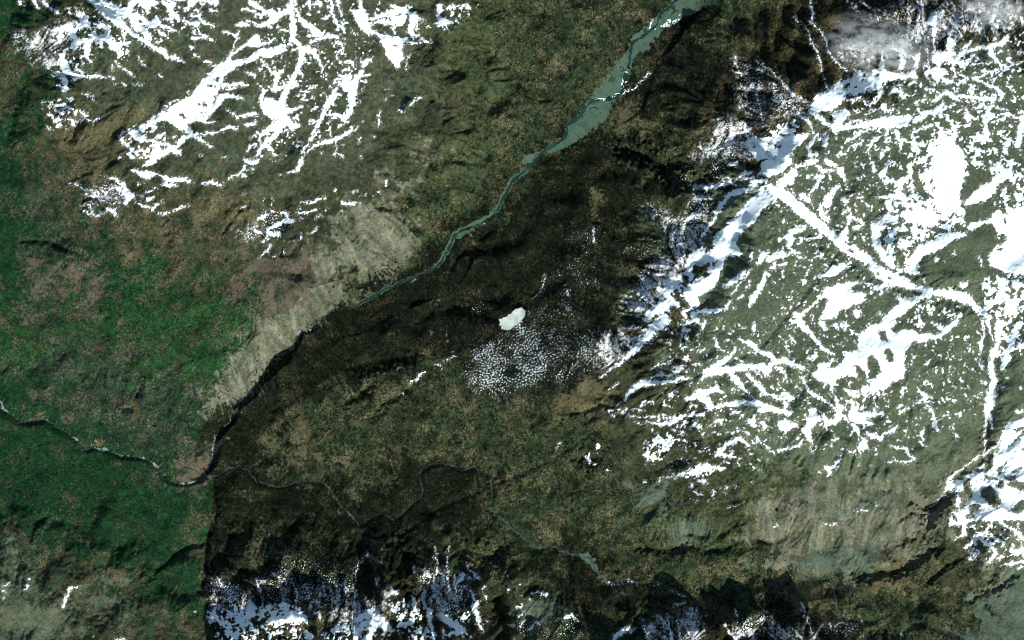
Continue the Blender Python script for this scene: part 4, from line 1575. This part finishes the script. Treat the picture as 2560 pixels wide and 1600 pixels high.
mat_land, nt, b = new_mat("tundra_and_heath", .95)
at = nt.nodes.new("ShaderNodeAttribute"); at.attribute_name = "cover"
nf = tex_noise(nt, .045, 5, .65)
rp = ramp(nt, nf.outputs["Fac"], [(.30, (.66, .66, .64)), (.5, (1, 1, 1)), (.72, (1.36, 1.34, 1.28))])
mx = nt.nodes.new("ShaderNodeMix"); mx.data_type = 'RGBA'; mx.blend_type = 'MULTIPLY'
mx.inputs["Factor"].default_value = 1.0; mx.clamp_result = False
nt.links.new(at.outputs["Color"], mx.inputs["A"]); nt.links.new(rp.outputs[0], mx.inputs["B"])
nt.links.new(mx.outputs["Result"], b.inputs["Base Color"])
nb = tex_noise(nt, .03, 6, .7)
bump(nt, b, nb.outputs["Fac"], .5, 9.0)

mat_snow, nt, b = new_mat("spring_snow", .75)
ns = tex_noise(nt, .012, 5, .6)
rp = ramp(nt, ns.outputs["Fac"], [(.30, (.73, .865, .865)), (.6, (.82, .925, .915))])
nt.links.new(rp.outputs[0], b.inputs["Base Color"])
bump(nt, b, ns.outputs["Fac"], .25, 8.0)

mat_gravel, nt, b = new_mat("river_gravel", .9)
ng = tex_noise(nt, .014, 6, .72)
rp = ramp(nt, ng.outputs["Fac"], [(.30, (.038, .074, .046)), (.46, (.052, .104, .068)), (.56, (.076, .122, .086)), (.68, (.086, .080, .042))])
nt.links.new(rp.outputs[0], b.inputs["Base Color"])
bump(nt, b, tex_noise(nt, .05, 5, .7).outputs["Fac"], .4, 3.0)

mat_water, nt, b = new_mat("river_water", .18, .3)
nw = tex_noise(nt, .01, 4, .6)
rp = ramp(nt, nw.outputs["Fac"], [(.35, (.006, .019, .015)), (.65, (.016, .044, .034))])
nt.links.new(rp.outputs[0], b.inputs["Base Color"])
bump(nt, b, tex_noise(nt, .08, 4, .6).outputs["Fac"], .3, 1.0)

mat_stream, nt, b = new_mat("stream_water", .3, .2)
nt.links.new(ramp(nt, tex_noise(nt, .012, 5, .7).outputs["Fac"], [(.35, (.016, .034, .028)), (.55, (.034, .062, .052)), (.72, (.11, .15, .14))]).outputs[0], b.inputs["Base Color"])

mat_foam, nt, b = new_mat("white_water", .6)
nt.links.new(ramp(nt, tex_noise(nt, .03, 5, .7).outputs["Fac"], [(.35, (.07, .11, .10)), (.70, (.36, .42, .42))]).outputs[0], b.inputs["Base Color"])

mat_ice, nt, b = new_mat("lake_ice", .55)
ni = tex_noise(nt, .016, 6, .7)
rp = ramp(nt, ni.outputs["Fac"], [(.32, (.24, .31, .27)), (.5, (.42, .49, .45)), (.68, (.60, .66, .62))])
nt.links.new(rp.outputs[0], b.inputs["Base Color"])

mat_tarn_shade, nt, b = new_mat("tarn_water_and_shade", .15, .3)
b.inputs["Base Color"].default_value = (.008, .012, .010, 1)  # tarn black, also colours the sheet standing in for cliff shadow

def foliage_mat(name, c0, c1, c2):
    m, nt, b = new_mat(name, .9)
    oi = nt.nodes.new("ShaderNodeObjectInfo")
    rp = ramp(nt, oi.outputs["Random"], [(.0, c0), (.55, c1), (1.0, c2)])
    nf = tex_noise(nt, .5, 2, .5)
    mx = nt.nodes.new("ShaderNodeMix"); mx.data_type = 'RGBA'; mx.blend_type = 'MULTIPLY'
    mx.inputs["Factor"].default_value = .5
    nt.links.new(rp.outputs[0], mx.inputs["A"]); nt.links.new(nf.outputs["Fac"], mx.inputs["B"])
    nt.links.new(mx.outputs["Result"], b.inputs["Base Color"])
    return m
mat_spruce = foliage_mat("spruce_needles", (.006, .010, .006), (.009, .014, .008), (.018, .024, .011))
mat_shrub = foliage_mat("birch_leaves", (.007, .036, .013), (.009, .052, .017), (.022, .064, .023))
mat_bare = foliage_mat("bare_birch_twigs", (.062, .062, .046), (.082, .078, .058), (.040, .054, .034))
mat_bark, nt, b = new_mat("bark", .95)
nbk = tex_noise(nt, 3.0, 3, .6)
nt.links.new(ramp(nt, nbk.outputs["Fac"], [(.3, (.05, .038, .028)), (.7, (.09, .072, .055))]).outputs[0], b.inputs["Base Color"])

# ----------------------------------------------------------------- mesh from raster
PXW = ((gx - 1280) * M).astype(np.float32)
PYW = ((800 - gy) * M).astype(np.float32)

def mesh_from(name, verts, tris, mat, smoothing=True):
    me = bpy.data.meshes.new(name)
    me.vertices.add(len(verts)); me.vertices.foreach_set("co", np.ascontiguousarray(verts, np.float32).ravel())
    n = len(tris)
    me.loops.add(n * 3); me.loops.foreach_set("vertex_index", np.ascontiguousarray(tris, np.int32).ravel())
    me.polygons.add(n)
    me.polygons.foreach_set("loop_start", np.arange(0, n * 3, 3, dtype=np.int32))
    me.polygons.foreach_set("loop_total", np.full(n, 3, np.int32))
    me.polygons.foreach_set("use_smooth", np.full(n, smoothing, bool))
    me.update(calc_edges=True)
    if mat: me.materials.append(mat)
    return me
def link(name, me, kind=None, label=None, cat=None, group=None, parent=None):
    o = bpy.data.objects.new(name, me); col.objects.link(o)
    if kind: o["kind"] = kind
    if label: o["label"] = label
    if cat: o["category"] = cat
    if group: o["group"] = group
    if parent: o.parent = parent
    return o
def grid_tris(ny, nx, iy, ix):
    a = iy * nx + ix
    return np.concatenate([np.stack([a, a + nx, a + 1], -1), np.stack([a + 1, a + nx, a + nx + 1], -1)])

# terrain: map raster plus a coarse apron all round
AP = np.cumsum(np.concatenate([np.linspace(5, 60, 26), np.linspace(70, 220, 14)]))
na = len(AP)
ex = np.concatenate([X0 - AP[::-1], gx, X1 + AP]); ey = np.concatenate([Y0 - AP[::-1], gy, Y1 + AP])
def fold(c, c0, n):                       # the country outside carries on as a mirror of the map
    f = np.abs((c - c0) / G) % (2 * (n - 1))
    return np.rint(np.where(f > n - 1, 2 * (n - 1) - f, f)).astype(int)
jx_, jy_ = fold(ex, X0, NX), fold(ey, Y0, NY)
ZE = Z[np.ix_(jy_, jx_)].copy(); CE = ALBEDO[np.ix_(jy_, jx_)].copy()
SE = S[np.ix_(jy_, jx_)] > 0
SE[na:-na, na:-na] = False
CE[SE] = (.82, .89, .885)
EX, EY = np.meshgrid((ex - 1280) * M, (800 - ey) * M)
V = np.stack([EX, EY, ZE], -1).reshape(-1, 3)
ny_, nx_ = ZE.shape
iy, ix = np.mgrid[0:ny_ - 1, 0:nx_ - 1]
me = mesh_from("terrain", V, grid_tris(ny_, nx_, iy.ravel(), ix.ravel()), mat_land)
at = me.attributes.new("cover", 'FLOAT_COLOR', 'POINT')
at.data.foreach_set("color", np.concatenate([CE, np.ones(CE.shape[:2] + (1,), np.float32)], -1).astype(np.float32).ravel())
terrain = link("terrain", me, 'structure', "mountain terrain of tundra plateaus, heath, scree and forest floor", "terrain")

def sheet_cells(F):
    c = np.maximum(np.maximum(F[:-1, :-1], F[1:, :-1]), np.maximum(F[:-1, 1:], F[1:, 1:]))
    return c > 0
def sheet_mesh(name, cells, H, mat):
    """cells: (iy, ix) arrays, H: absolute height raster"""
    iy, ix = cells
    t = grid_tris(NY, NX, iy, ix)
    idx, inv = np.unique(t, return_inverse=True)
    vy, vx = idx // NX, idx % NX
    v = np.stack([PXW[vx], PYW[vy], H[vy, vx]], -1)
    return mesh_from(name, v, inv.reshape(-1, 3), mat)
inside = np.zeros((NY - 1, NX - 1), bool); inside[2:-2, 2:-2] = True

Hg = Z + np.clip(GRAV * .5, -2.5, 1.0)
link("river_gravel", sheet_mesh("river_gravel", np.nonzero(sheet_cells(GRAV) & inside), Hg, mat_gravel), 'structure',
     "pale green gravel flats along the braided river", "gravel")
Hw = Z + np.clip(WATER * .8, -2.5, 2.2)
link("river", sheet_mesh("river", np.nonzero(sheet_cells(WATER) & inside), Hw, mat_water), 'structure',
     "dark teal river winding down the forested valley", "river")
link("stream", sheet_mesh("stream", np.nonzero(sheet_cells(STREAM) & inside), Z + np.clip(STREAM * .8, -2.5, 2.2), mat_stream), 'structure',
     "narrow pale teal streams winding through forest and canyon", "stream")
link("white_water", sheet_mesh("white_water", np.nonzero(sheet_cells(RAPID) & inside), Z + np.clip(RAPID * 1.2, -2.5, 1.6) + 1.6, mat_foam), 'structure',
     "white rapids and leftover ice along the canyon streams", "rapids")
for L, zl in LAKE['frozen_lake']:
    link("frozen_lake", sheet_mesh("frozen_lake", np.nonzero(sheet_cells(L)), Z + np.clip(L * .6, -2, 1.2), mat_ice), 'structure',
         "small pale frozen lake among snowy conifers", "lake")
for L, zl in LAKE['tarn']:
    link("tarn", sheet_mesh("tarn", np.nonzero(sheet_cells(L)), Z + np.clip(L * .6, -2, 1.2), mat_tarn_shade), 'structure',
         "tiny black tarn or painted cliff shadow sheet lying in the open ground", "lake")

# ----------------------------------------------------------------- snow, patch by patch
Hs = Z + smooth(3, 9, S) * np.maximum(0, blur(Z, 9) - Z) + np.clip(S * .7, -2.2, 3.4) + np.where(S > 0, np.clip(WET + 2, 0, 3), 0)
REG = [  # seed point, word for the big one, phrase for the small ones
 (300, 90, "ragged snowfield breaking up along the western edge of the tundra plateau", "on the western tundra plateau edge"),
 (500, 230, "long diagonal snow-filled trough descending southwest above the tan meadow", "beside the long diagonal snow-filled trough"),
 (735, 60, "snow-filled valley running straight down and forking on the dark tundra", "beside the forked snow-filled valley"),
 (690, 270, "snow band spreading round a round frozen tarn on the tundra", "around the round frozen tarn on the tundra"),
 (960, 60, "wedge-shaped snow bank with bluish melt pools at the plateau end", "beside the wedge-shaped snow bank"),
 (850, 230, "forked band of snow narrowing to a point in a tundra gully", "beside the forked gully snow band"),
 (330, 480, "broken snow clinging to dark crags below the tundra plateau", "on the dark crags below the tundra plateau"),
 (700, 540, "tattered snow lying on the bench above the pale scree slope", "on the bench above the pale scree slope"),
 (1640, 50, "white ice sheet left on the gravel of the braided river", "on the banks of the braided river"),
 (2000, 130, "thin white snow gully dropping through dark forested slopes", "in gullies of the dark forested slope"),
 (2150, 180, "snow cornice along the plateau rim beneath thin cloud", "along the plateau rim beneath thin cloud"),
 (2400, 160, "looping snow band on the green tundra behind the rim", "on tundra behind the cloudy rim"),
 (2200, 300, "long straight snow trough crossing the tundra east of the rim", "along the straight snow trough"),
 (1850, 560, "broad smooth snow bank lining the plateau rim above the forest", "below the broad rim snow bank"),
 (2120, 600, "winding snow-filled stream valley cutting through the tundra plateau", "by the winding snow-filled valley"),
 (2370, 430, "vast unbroken snowfield on the highest part of the plateau", "around the vast plateau snowfield"),
 (2540, 600, "great snowfield east of the bare brown dome", "by the bare brown dome"),
 (2200, 860, "thick basin snowfield between dark green slopes on the plateau", "around the thick basin snowfield"),
 (2480, 960, "narrow snow gully pointing down into the brown ravine", "beside the narrow gully above the ravine"),
 (2500, 1230, "snowfield with bare rock islands beyond the brown ravine", "beyond the brown ravine"),
 (1800, 930, "many-armed snow drift on the lower tundra slope", "on the lower tundra slope"),
 (1660, 960, "curved snow drift following a stream above the tan meadow", "above the tan meadow"),
 (2060, 1050, "linked snow drifts running down the lower plateau spur", "on the lower plateau spur"),
 (1700, 1180, "wind-eaten snow on the heath above the green scree", "on the heath above the green scree"),
 (1480, 850, "snow lining the top of fluted slopes over the conifer forest", "on the fluted slopes"),
 (1290, 900, "snow lying among conifers near the small frozen lake", "among conifers near the small frozen lake"),
 (640, 1560, "snow cap on the shaded mountain beside the straight gully", "by the straight gully"),
 (920, 1570, "bluish snow cap in a hollow of the shaded mountain", "in the hollows of the shaded mountain"),
 (1120, 1560, "streaked snow fan spreading in a shaded corrie", "in the shaded corrie"),
 (1380, 1520, "scraps of snow on dark crags beside the gravel river", "on dark crags beside the gravel river"),
 (1700, 1580, "snow streak falling down a shaded rock wall", "on the shaded rock wall"),
 (160, 1500, "slender snow drift on the brown southwestern moor", "on the brown southwestern moor"),
]
mx_ = gx[:-1] + G / 2; my_ = gy[:-1] + G / 2
CX, CY = np.meshgrid(mx_, my_)
best = np.full(CX.shape, 1e9, np.float32); RID = np.zeros(CX.shape, np.int32)
jx = noise(91, 30, 120, 1.0)[:-1, :-1] * 10; jy = noise(92, 30, 120, 1.0)[:-1, :-1] * 10
for r, (sx, sy, _a, _b) in enumerate(REG):
    d = np.hypot(CX + jx - sx, CY + jy - sy)
    m_ = d < best; best[m_] = d[m_]; RID[m_] = r
snow_cells = sheet_cells(S) & inside
# connected patches inside each region (runs + union-find)
par = []
def find(a):
    while par[a] != a:
        par[a] = par[par[a]]; a = par[a]
    return a
LAB = np.full(snow_cells.shape, -1, np.int64)
prev = []
for y in range(snow_cells.shape[0]):
    row = snow_cells[y]; xs = np.nonzero(row)[0]; cur = []
    if len(xs):
        rr = RID[y, xs]
        brk = np.nonzero((np.diff(xs) > 1) | (np.diff(rr) != 0))[0] + 1
        for seg in np.split(xs, brk):
            a, b_ = int(seg[0]), int(seg[-1]); k = len(par); par.append(k)
            LAB[y, a:b_ + 1] = k; cur.append((a, b_, int(RID[y, a]), k))
    i = 0
    for a, b_, r, k in cur:
        for pa, pb, pr, pk in prev:
            if pb < a - 1: continue
            if pa > b_ + 1: break
            if pr == r:
                ra, rb = find(k), find(pk)
                if ra != rb: par[max(ra, rb)] = min(ra, rb)
    prev = cur
roots = np.array([find(i) for i in range(len(par))])
cyx = np.nonzero(snow_cells)
lab = roots[LAB[cyx]]
order = np.argsort(lab, kind='stable')
cyx = (cyx[0][order], cyx[1][order]); lab = lab[order]
cuts = np.nonzero(np.diff(lab))[0] + 1
parts = [(len(a), a, b_) for a, b_ in zip(np.split(cyx[0], cuts), np.split(cyx[1], cuts))]
parts.sort(key=lambda t: -t[0])
done = set(); small = []; made = {}
for n, a, b_ in parts:
    r = int(RID[a[0], b_[0]])
    vis = (gx[b_].mean() > -10) and (gx[b_].mean() < 2570) and (gy[a].mean() > -10) and (gy[a].mean() < 1610)
    if n >= 45 and vis:
        sx, sy, big, phrase = REG[r]
        if r not in done:
            done.add(r)
            link("snowfield", sheet_mesh("snowfield", (a, b_), Hs, mat_snow), None, big, "snowfield")
        else:
            made[r] = made.get(r, 0) + 1
            ordn = ["second", "third", "fourth", "fifth", "sixth"]
            yy, xx = a - a.mean(), b_ - b_.mean()
            cov = np.array([[ (xx * xx).mean() + .1, (xx * yy).mean()], [(xx * yy).mean(), (yy * yy).mean() + .1]])
            ev = np.linalg.eigvalsh(cov); shape = "narrow" if ev[1] > 7 * ev[0] else ("elongated" if ev[1] > 3 * ev[0] else "compact")
            if made[r] <= len(ordn):
                lbl = "%s white snow patch, %s largest of those %s" % (shape, ordn[made[r] - 1], phrase)
            else:
                lbl = "small %s white snow patch %s" % (shape, phrase)
            link("snow_patch", sheet_mesh("snow_patch", (a, b_), Hs, mat_snow), None,
                 lbl, "snow patch", "snow patches " + phrase)
    else:
        small.append((a, b_))
if small:
    a = np.concatenate([s[0] for s in small]); b_ = np.concatenate([s[1] for s in small])
    link("snow_scraps", sheet_mesh("snow_scraps", (a, b_), Hs, mat_snow), 'stuff',
         "countless scraps of old snow scattered over tundra, crags and forest", "snow")
print("snow objects", len(done), sum(made.values()), "small", len(small))

# ----------------------------------------------------------------- woods
def make_points(name, density, spacing, seed, smin, smax, sink=0.0):
    r = np.random.default_rng(seed)
    px = np.arange(-80, 2640, spacing); py = np.arange(-80, 1680, spacing)
    ax, ay = np.meshgrid(px, py)
    ax = (ax + r.uniform(-.5, .5, ax.shape) * spacing).ravel(); ay = (ay + r.uniform(-.5, .5, ay.shape) * spacing).ravel()
    fx = ((ax - X0) / G).astype(np.float32); fy = ((ay - Y0) / G).astype(np.float32)
    keep = r.random(ax.size) < bilin(density, fx, fy)
    ax, ay, fx, fy = ax[keep], ay[keep], fx[keep], fy[keep]
    z = bilin(Z, fx, fy) - sink
    v = np.stack([(ax - 1280) * M, (800 - ay) * M, z], -1).astype(np.float32)
    me = bpy.data.meshes.new(name)
    me.vertices.add(len(v)); me.vertices.foreach_set("co", v.ravel())
    sc = me.attributes.new("size", 'FLOAT', 'POINT')
    sc.data.foreach_set("value", (smin + (smax - smin) * r.random(len(v)) ** 1.5).astype(np.float32))
    print(name, len(v))
    return me, v

def scatter_group(name, build):
    ng = bpy.data.node_groups.new(name, 'GeometryNodeTree')
    ng.interface.new_socket("Geometry", in_out='INPUT', socket_type='NodeSocketGeometry')
    ng.interface.new_socket("Geometry", in_out='OUTPUT', socket_type='NodeSocketGeometry')
    N = ng.nodes; Lk = ng.links
    gi = N.new("NodeGroupInput"); go = N.new("NodeGroupOutput")
    inst = N.new("GeometryNodeInstanceOnPoints")
    Lk.new(gi.outputs[0], inst.inputs["Points"])
    Lk.new(build(N, Lk), inst.inputs["Instance"])
    rv = N.new("FunctionNodeRandomValue"); rv.data_type = 'FLOAT_VECTOR'
    rv.inputs[0].default_value = (-.07, -.07, 0); rv.inputs[1].default_value = (.07, .07, 6.28)
    Lk.new(rv.outputs[0], inst.inputs["Rotation"])
    na_ = N.new("GeometryNodeInputNamedAttribute"); na_.data_type = 'FLOAT'; na_.inputs[0].default_value = "size"
    Lk.new(na_.outputs[0], inst.inputs["Scale"])
    Lk.new(inst.outputs[0], go.inputs[0])
    return ng
def cone(N, Lk, r0, r1, h, z, mat, sides=7):
    c = N.new("GeometryNodeMeshCone")
    c.inputs["Vertices"].default_value = sides
    c.inputs["Radius Top"].default_value = r1; c.inputs["Radius Bottom"].default_value = r0; c.inputs["Depth"].default_value = h
    t = N.new("GeometryNodeTransform"); t.inputs["Translation"].default_value = (0, 0, z)
    Lk.new(c.outputs[0], t.inputs[0])
    s = N.new("GeometryNodeSetMaterial"); s.inputs["Material"].default_value = mat
    Lk.new(t.outputs[0], s.inputs[0]); return s.outputs[0]
def ball(N, Lk, r, sc, pos, mat):
    c = N.new("GeometryNodeMeshIcoSphere"); c.inputs["Radius"].default_value = r; c.inputs["Subdivisions"].default_value = 1
    t = N.new("GeometryNodeTransform"); t.inputs["Translation"].default_value = pos; t.inputs["Scale"].default_value = sc
    Lk.new(c.outputs[0], t.inputs[0])
    s = N.new("GeometryNodeSetMaterial"); s.inputs["Material"].default_value = mat
    Lk.new(t.outputs[0], s.inputs[0]); return s.outputs[0]
def join(N, Lk, outs):
    j = N.new("GeometryNodeJoinGeometry")
    for o in reversed(outs): Lk.new(o, j.inputs[0])
    return j.outputs[0]
def spruce(N, Lk):
    return join(N, Lk, [cone(N, Lk, .35, .2, 3, 1.2, mat_bark, 5), cone(N, Lk, 4.2, .8, 6.5, 4.6, mat_spruce),
                        cone(N, Lk, 3.0, .5, 5.0, 8.6, mat_spruce), cone(N, Lk, 1.7, .0, 4.6, 12.6, mat_spruce)])
def shrub_of(mat):
    def f(N, Lk):
        return join(N, Lk, [cone(N, Lk, .5, .3, 4, 1.6, mat_bark, 5), ball(N, Lk, 5.0, (1, .9, .8), (0, 0, 5.0), mat),
                            ball(N, Lk, 3.6, (1, 1, .85), (3.2, 1.4, 4.2), mat), ball(N, Lk, 3.3, (.9, 1, .9), (-2.4, -2.8, 4.0), mat)])
    return f

kw = {ch: WGT[i] for i, ch in enumerate(KINDS)}
clump = rank(noise(95, 10, 60, .9)); clump2 = rank(noise(96, 14, 90, 1.0))
free = (smooth(1.5, 0, WET) * smooth(3, -1, GRAV)).astype(np.float32)
for Ls in LAKE.values():
    for L, zl in Ls: free *= smooth(1, -2, L)
openS = smooth(3.5, .5, S)
lakewood = np.clip(1 - np.hypot((GX - 1300) / 210, (GY - 880) / 170), 0, 1)
snowtree = np.maximum(openS, smooth(0, .25, lakewood) * .95)
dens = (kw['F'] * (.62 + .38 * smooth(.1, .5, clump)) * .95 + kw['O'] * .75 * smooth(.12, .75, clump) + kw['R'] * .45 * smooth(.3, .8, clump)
        + kw['D'] * .03 * clump + kw['M'] * .05 + kw['V'] * .22 * smooth(.3, .8, clump) + kw['S'] * .06 * smooth(.4, .9, clump))
dens = np.maximum(dens, smooth(.05, .3, lakewood) * .6)
dens = (dens * free * snowtree * smooth(.95, .6, np.hypot(*gradient(blur(Z, 4))))).astype(np.float32)
me, pts_spruce = make_points("conifer_forest", dens, 3.6, 5, .65, 1.45)
o = link("conifer_forest", me, 'stuff', "dark conifer forest filling the valley and lower slopes", "forest")
o.modifiers.new("woods", 'NODES').node_group = scatter_group("conifer_scatter", spruce)

dens = (kw['g'] * .8 * (.5 + .5 * clump2) + kw['G'] * .62 * smooth(.1, .7, clump2) + kw['K'] * .42 * clump2 + kw['B'] * .12 * clump2 + kw['P'] * .05)
dens = (dens * free * openS).astype(np.float32)
me, _ = make_points("birch_scrub", dens, 4.0, 6, .55, 1.4, .6)
o = link("birch_scrub", me, 'stuff', "green leafy birch scrub covering the western lowland", "scrub")
o.modifiers.new("woods", 'NODES').node_group = scatter_group("birch_scatter", shrub_of(mat_shrub))

dens = (kw['K'] * .45 * (1 - clump2) + kw['B'] * .30 * (1 - clump2) + kw['g'] * .10 * (1 - clump2) + kw['M'] * .05)
dens = (dens * free * openS * (GX < 760)).astype(np.float32)
me, _ = make_points("bare_scrub", dens, 4.0, 7, .5, 1.2, .6)
o = link("bare_scrub", me, 'stuff', "leafless grey-brown birch scrub between the green thickets", "scrub")
o.modifiers.new("woods", 'NODES').node_group = scatter_group("bare_scatter", shrub_of(mat_bare))

# ----------------------------------------------------------------- thin cloud hanging on the rim
def cloud(name, cx, cy, rx, ry, rot, thick, dens, label, seed):
    rng = random.Random(seed)
    nu, nv = 28, 12
    zg = sample(blur(Z, 20), cx, cy) + 90 + thick * .5
    vs, fs = [], []
    ph = [rng.uniform(0, 6.28) for _ in range(4)]
    for j in range(nv + 1):
        th = math.pi * j / nv
        for i in range(nu):
            a = 2 * math.pi * i / nu
            k = 1 + .16 * math.sin(3 * a + ph[0]) + .10 * math.sin(5 * a + ph[1]) + .06 * math.sin(9 * a + ph[2])
            x = rx * k * math.sin(th) * math.cos(a); y = ry * k * math.sin(th) * math.sin(a)
            vs.append((x * math.cos(rot) - y * math.sin(rot), x * math.sin(rot) + y * math.cos(rot), thick * .5 * math.cos(th)))
    for j in range(nv):
        for i in range(nu):
            i2 = (i + 1) % nu
            fs += [(j * nu + i, (j + 1) * nu + i, (j + 1) * nu + i2), (j * nu + i, (j + 1) * nu + i2, j * nu + i2)]
    me = mesh_from(name, np.array(vs), np.array(fs), None)
    m = bpy.data.materials.new("thin_cloud"); m.use_nodes = True
    nt = m.node_tree; nt.nodes.clear()
    out = nt.nodes.new("ShaderNodeOutputMaterial"); pv = nt.nodes.new("ShaderNodeVolumePrincipled")
    pv.inputs["Color"].default_value = (.93, .96, .95, 1); pv.inputs["Anisotropy"].default_value = .0
    tc = nt.nodes.new("ShaderNodeTexCoord")
    mp = nt.nodes.new("ShaderNodeMapping"); mp.inputs["Rotation"].default_value = (0, 0, rot); mp.inputs["Scale"].default_value = (1.0, 2.0, 1.0)
    nz = nt.nodes.new("ShaderNodeTexNoise"); nz.inputs["Scale"].default_value = .0055; nz.inputs["Detail"].default_value = 6; nz.inputs["Roughness"].default_value = .65
    nt.links.new(tc.outputs["Object"], mp.inputs[0]); nt.links.new(mp.outputs[0], nz.inputs["Vector"])
    # thin out towards the rim of the cloud
    sp = nt.nodes.new("ShaderNodeVectorMath"); sp.operation = 'MULTIPLY'; sp.inputs[1].default_value = (1 / rx, 1 / ry, 0)
    rt = nt.nodes.new("ShaderNodeVectorRotate"); rt.rotation_type = 'Z_AXIS'; rt.inputs["Angle"].default_value = -rot
    nt.links.new(tc.outputs["Object"], rt.inputs["Vector"]); nt.links.new(rt.outputs[0], sp.inputs[0])
    ln = nt.nodes.new("ShaderNodeVectorMath"); ln.operation = 'LENGTH'; nt.links.new(sp.outputs[0], ln.inputs[0])
    fall = nt.nodes.new("ShaderNodeMapRange"); fall.inputs[1].default_value = .95; fall.inputs[2].default_value = .2
    fall.inputs[3].default_value = 0; fall.inputs[4].default_value = 1
    nt.links.new(ln.outputs["Value"], fall.inputs[0])
    mr = nt.nodes.new("ShaderNodeMapRange"); mr.inputs[1].default_value = .42; mr.inputs[2].default_value = .75
    mr.inputs[3].default_value = 0; mr.inputs[4].default_value = dens * .85
    nt.links.new(nz.outputs["Fac"], mr.inputs[0])
    mu = nt.nodes.new("ShaderNodeMath"); mu.operation = 'MULTIPLY'
    nt.links.new(mr.outputs[0], mu.inputs[0]); nt.links.new(fall.outputs[0], mu.inputs[1])
    nt.links.new(mu.outputs[0], pv.inputs["Density"]); nt.links.new(pv.outputs[0], out.inputs["Volume"])
    m.cycles.homogeneous_volume = False
    me.materials.append(m)
    o = link(name, me, None, label, "cloud")
    o.location = ((cx - 1280) * M, (800 - cy) * M, zg)
    return o
cloud("cloud", 2190, 118, 660, 360, math.radians(-14), 150, .022, "thin grey wisp of cloud hanging over the snowy plateau rim", 3)
cloud("cloud", 2475, 25, 420, 230, math.radians(-10), 150, .018, "faint torn cloud over dark crags at the plateau corner", 8)
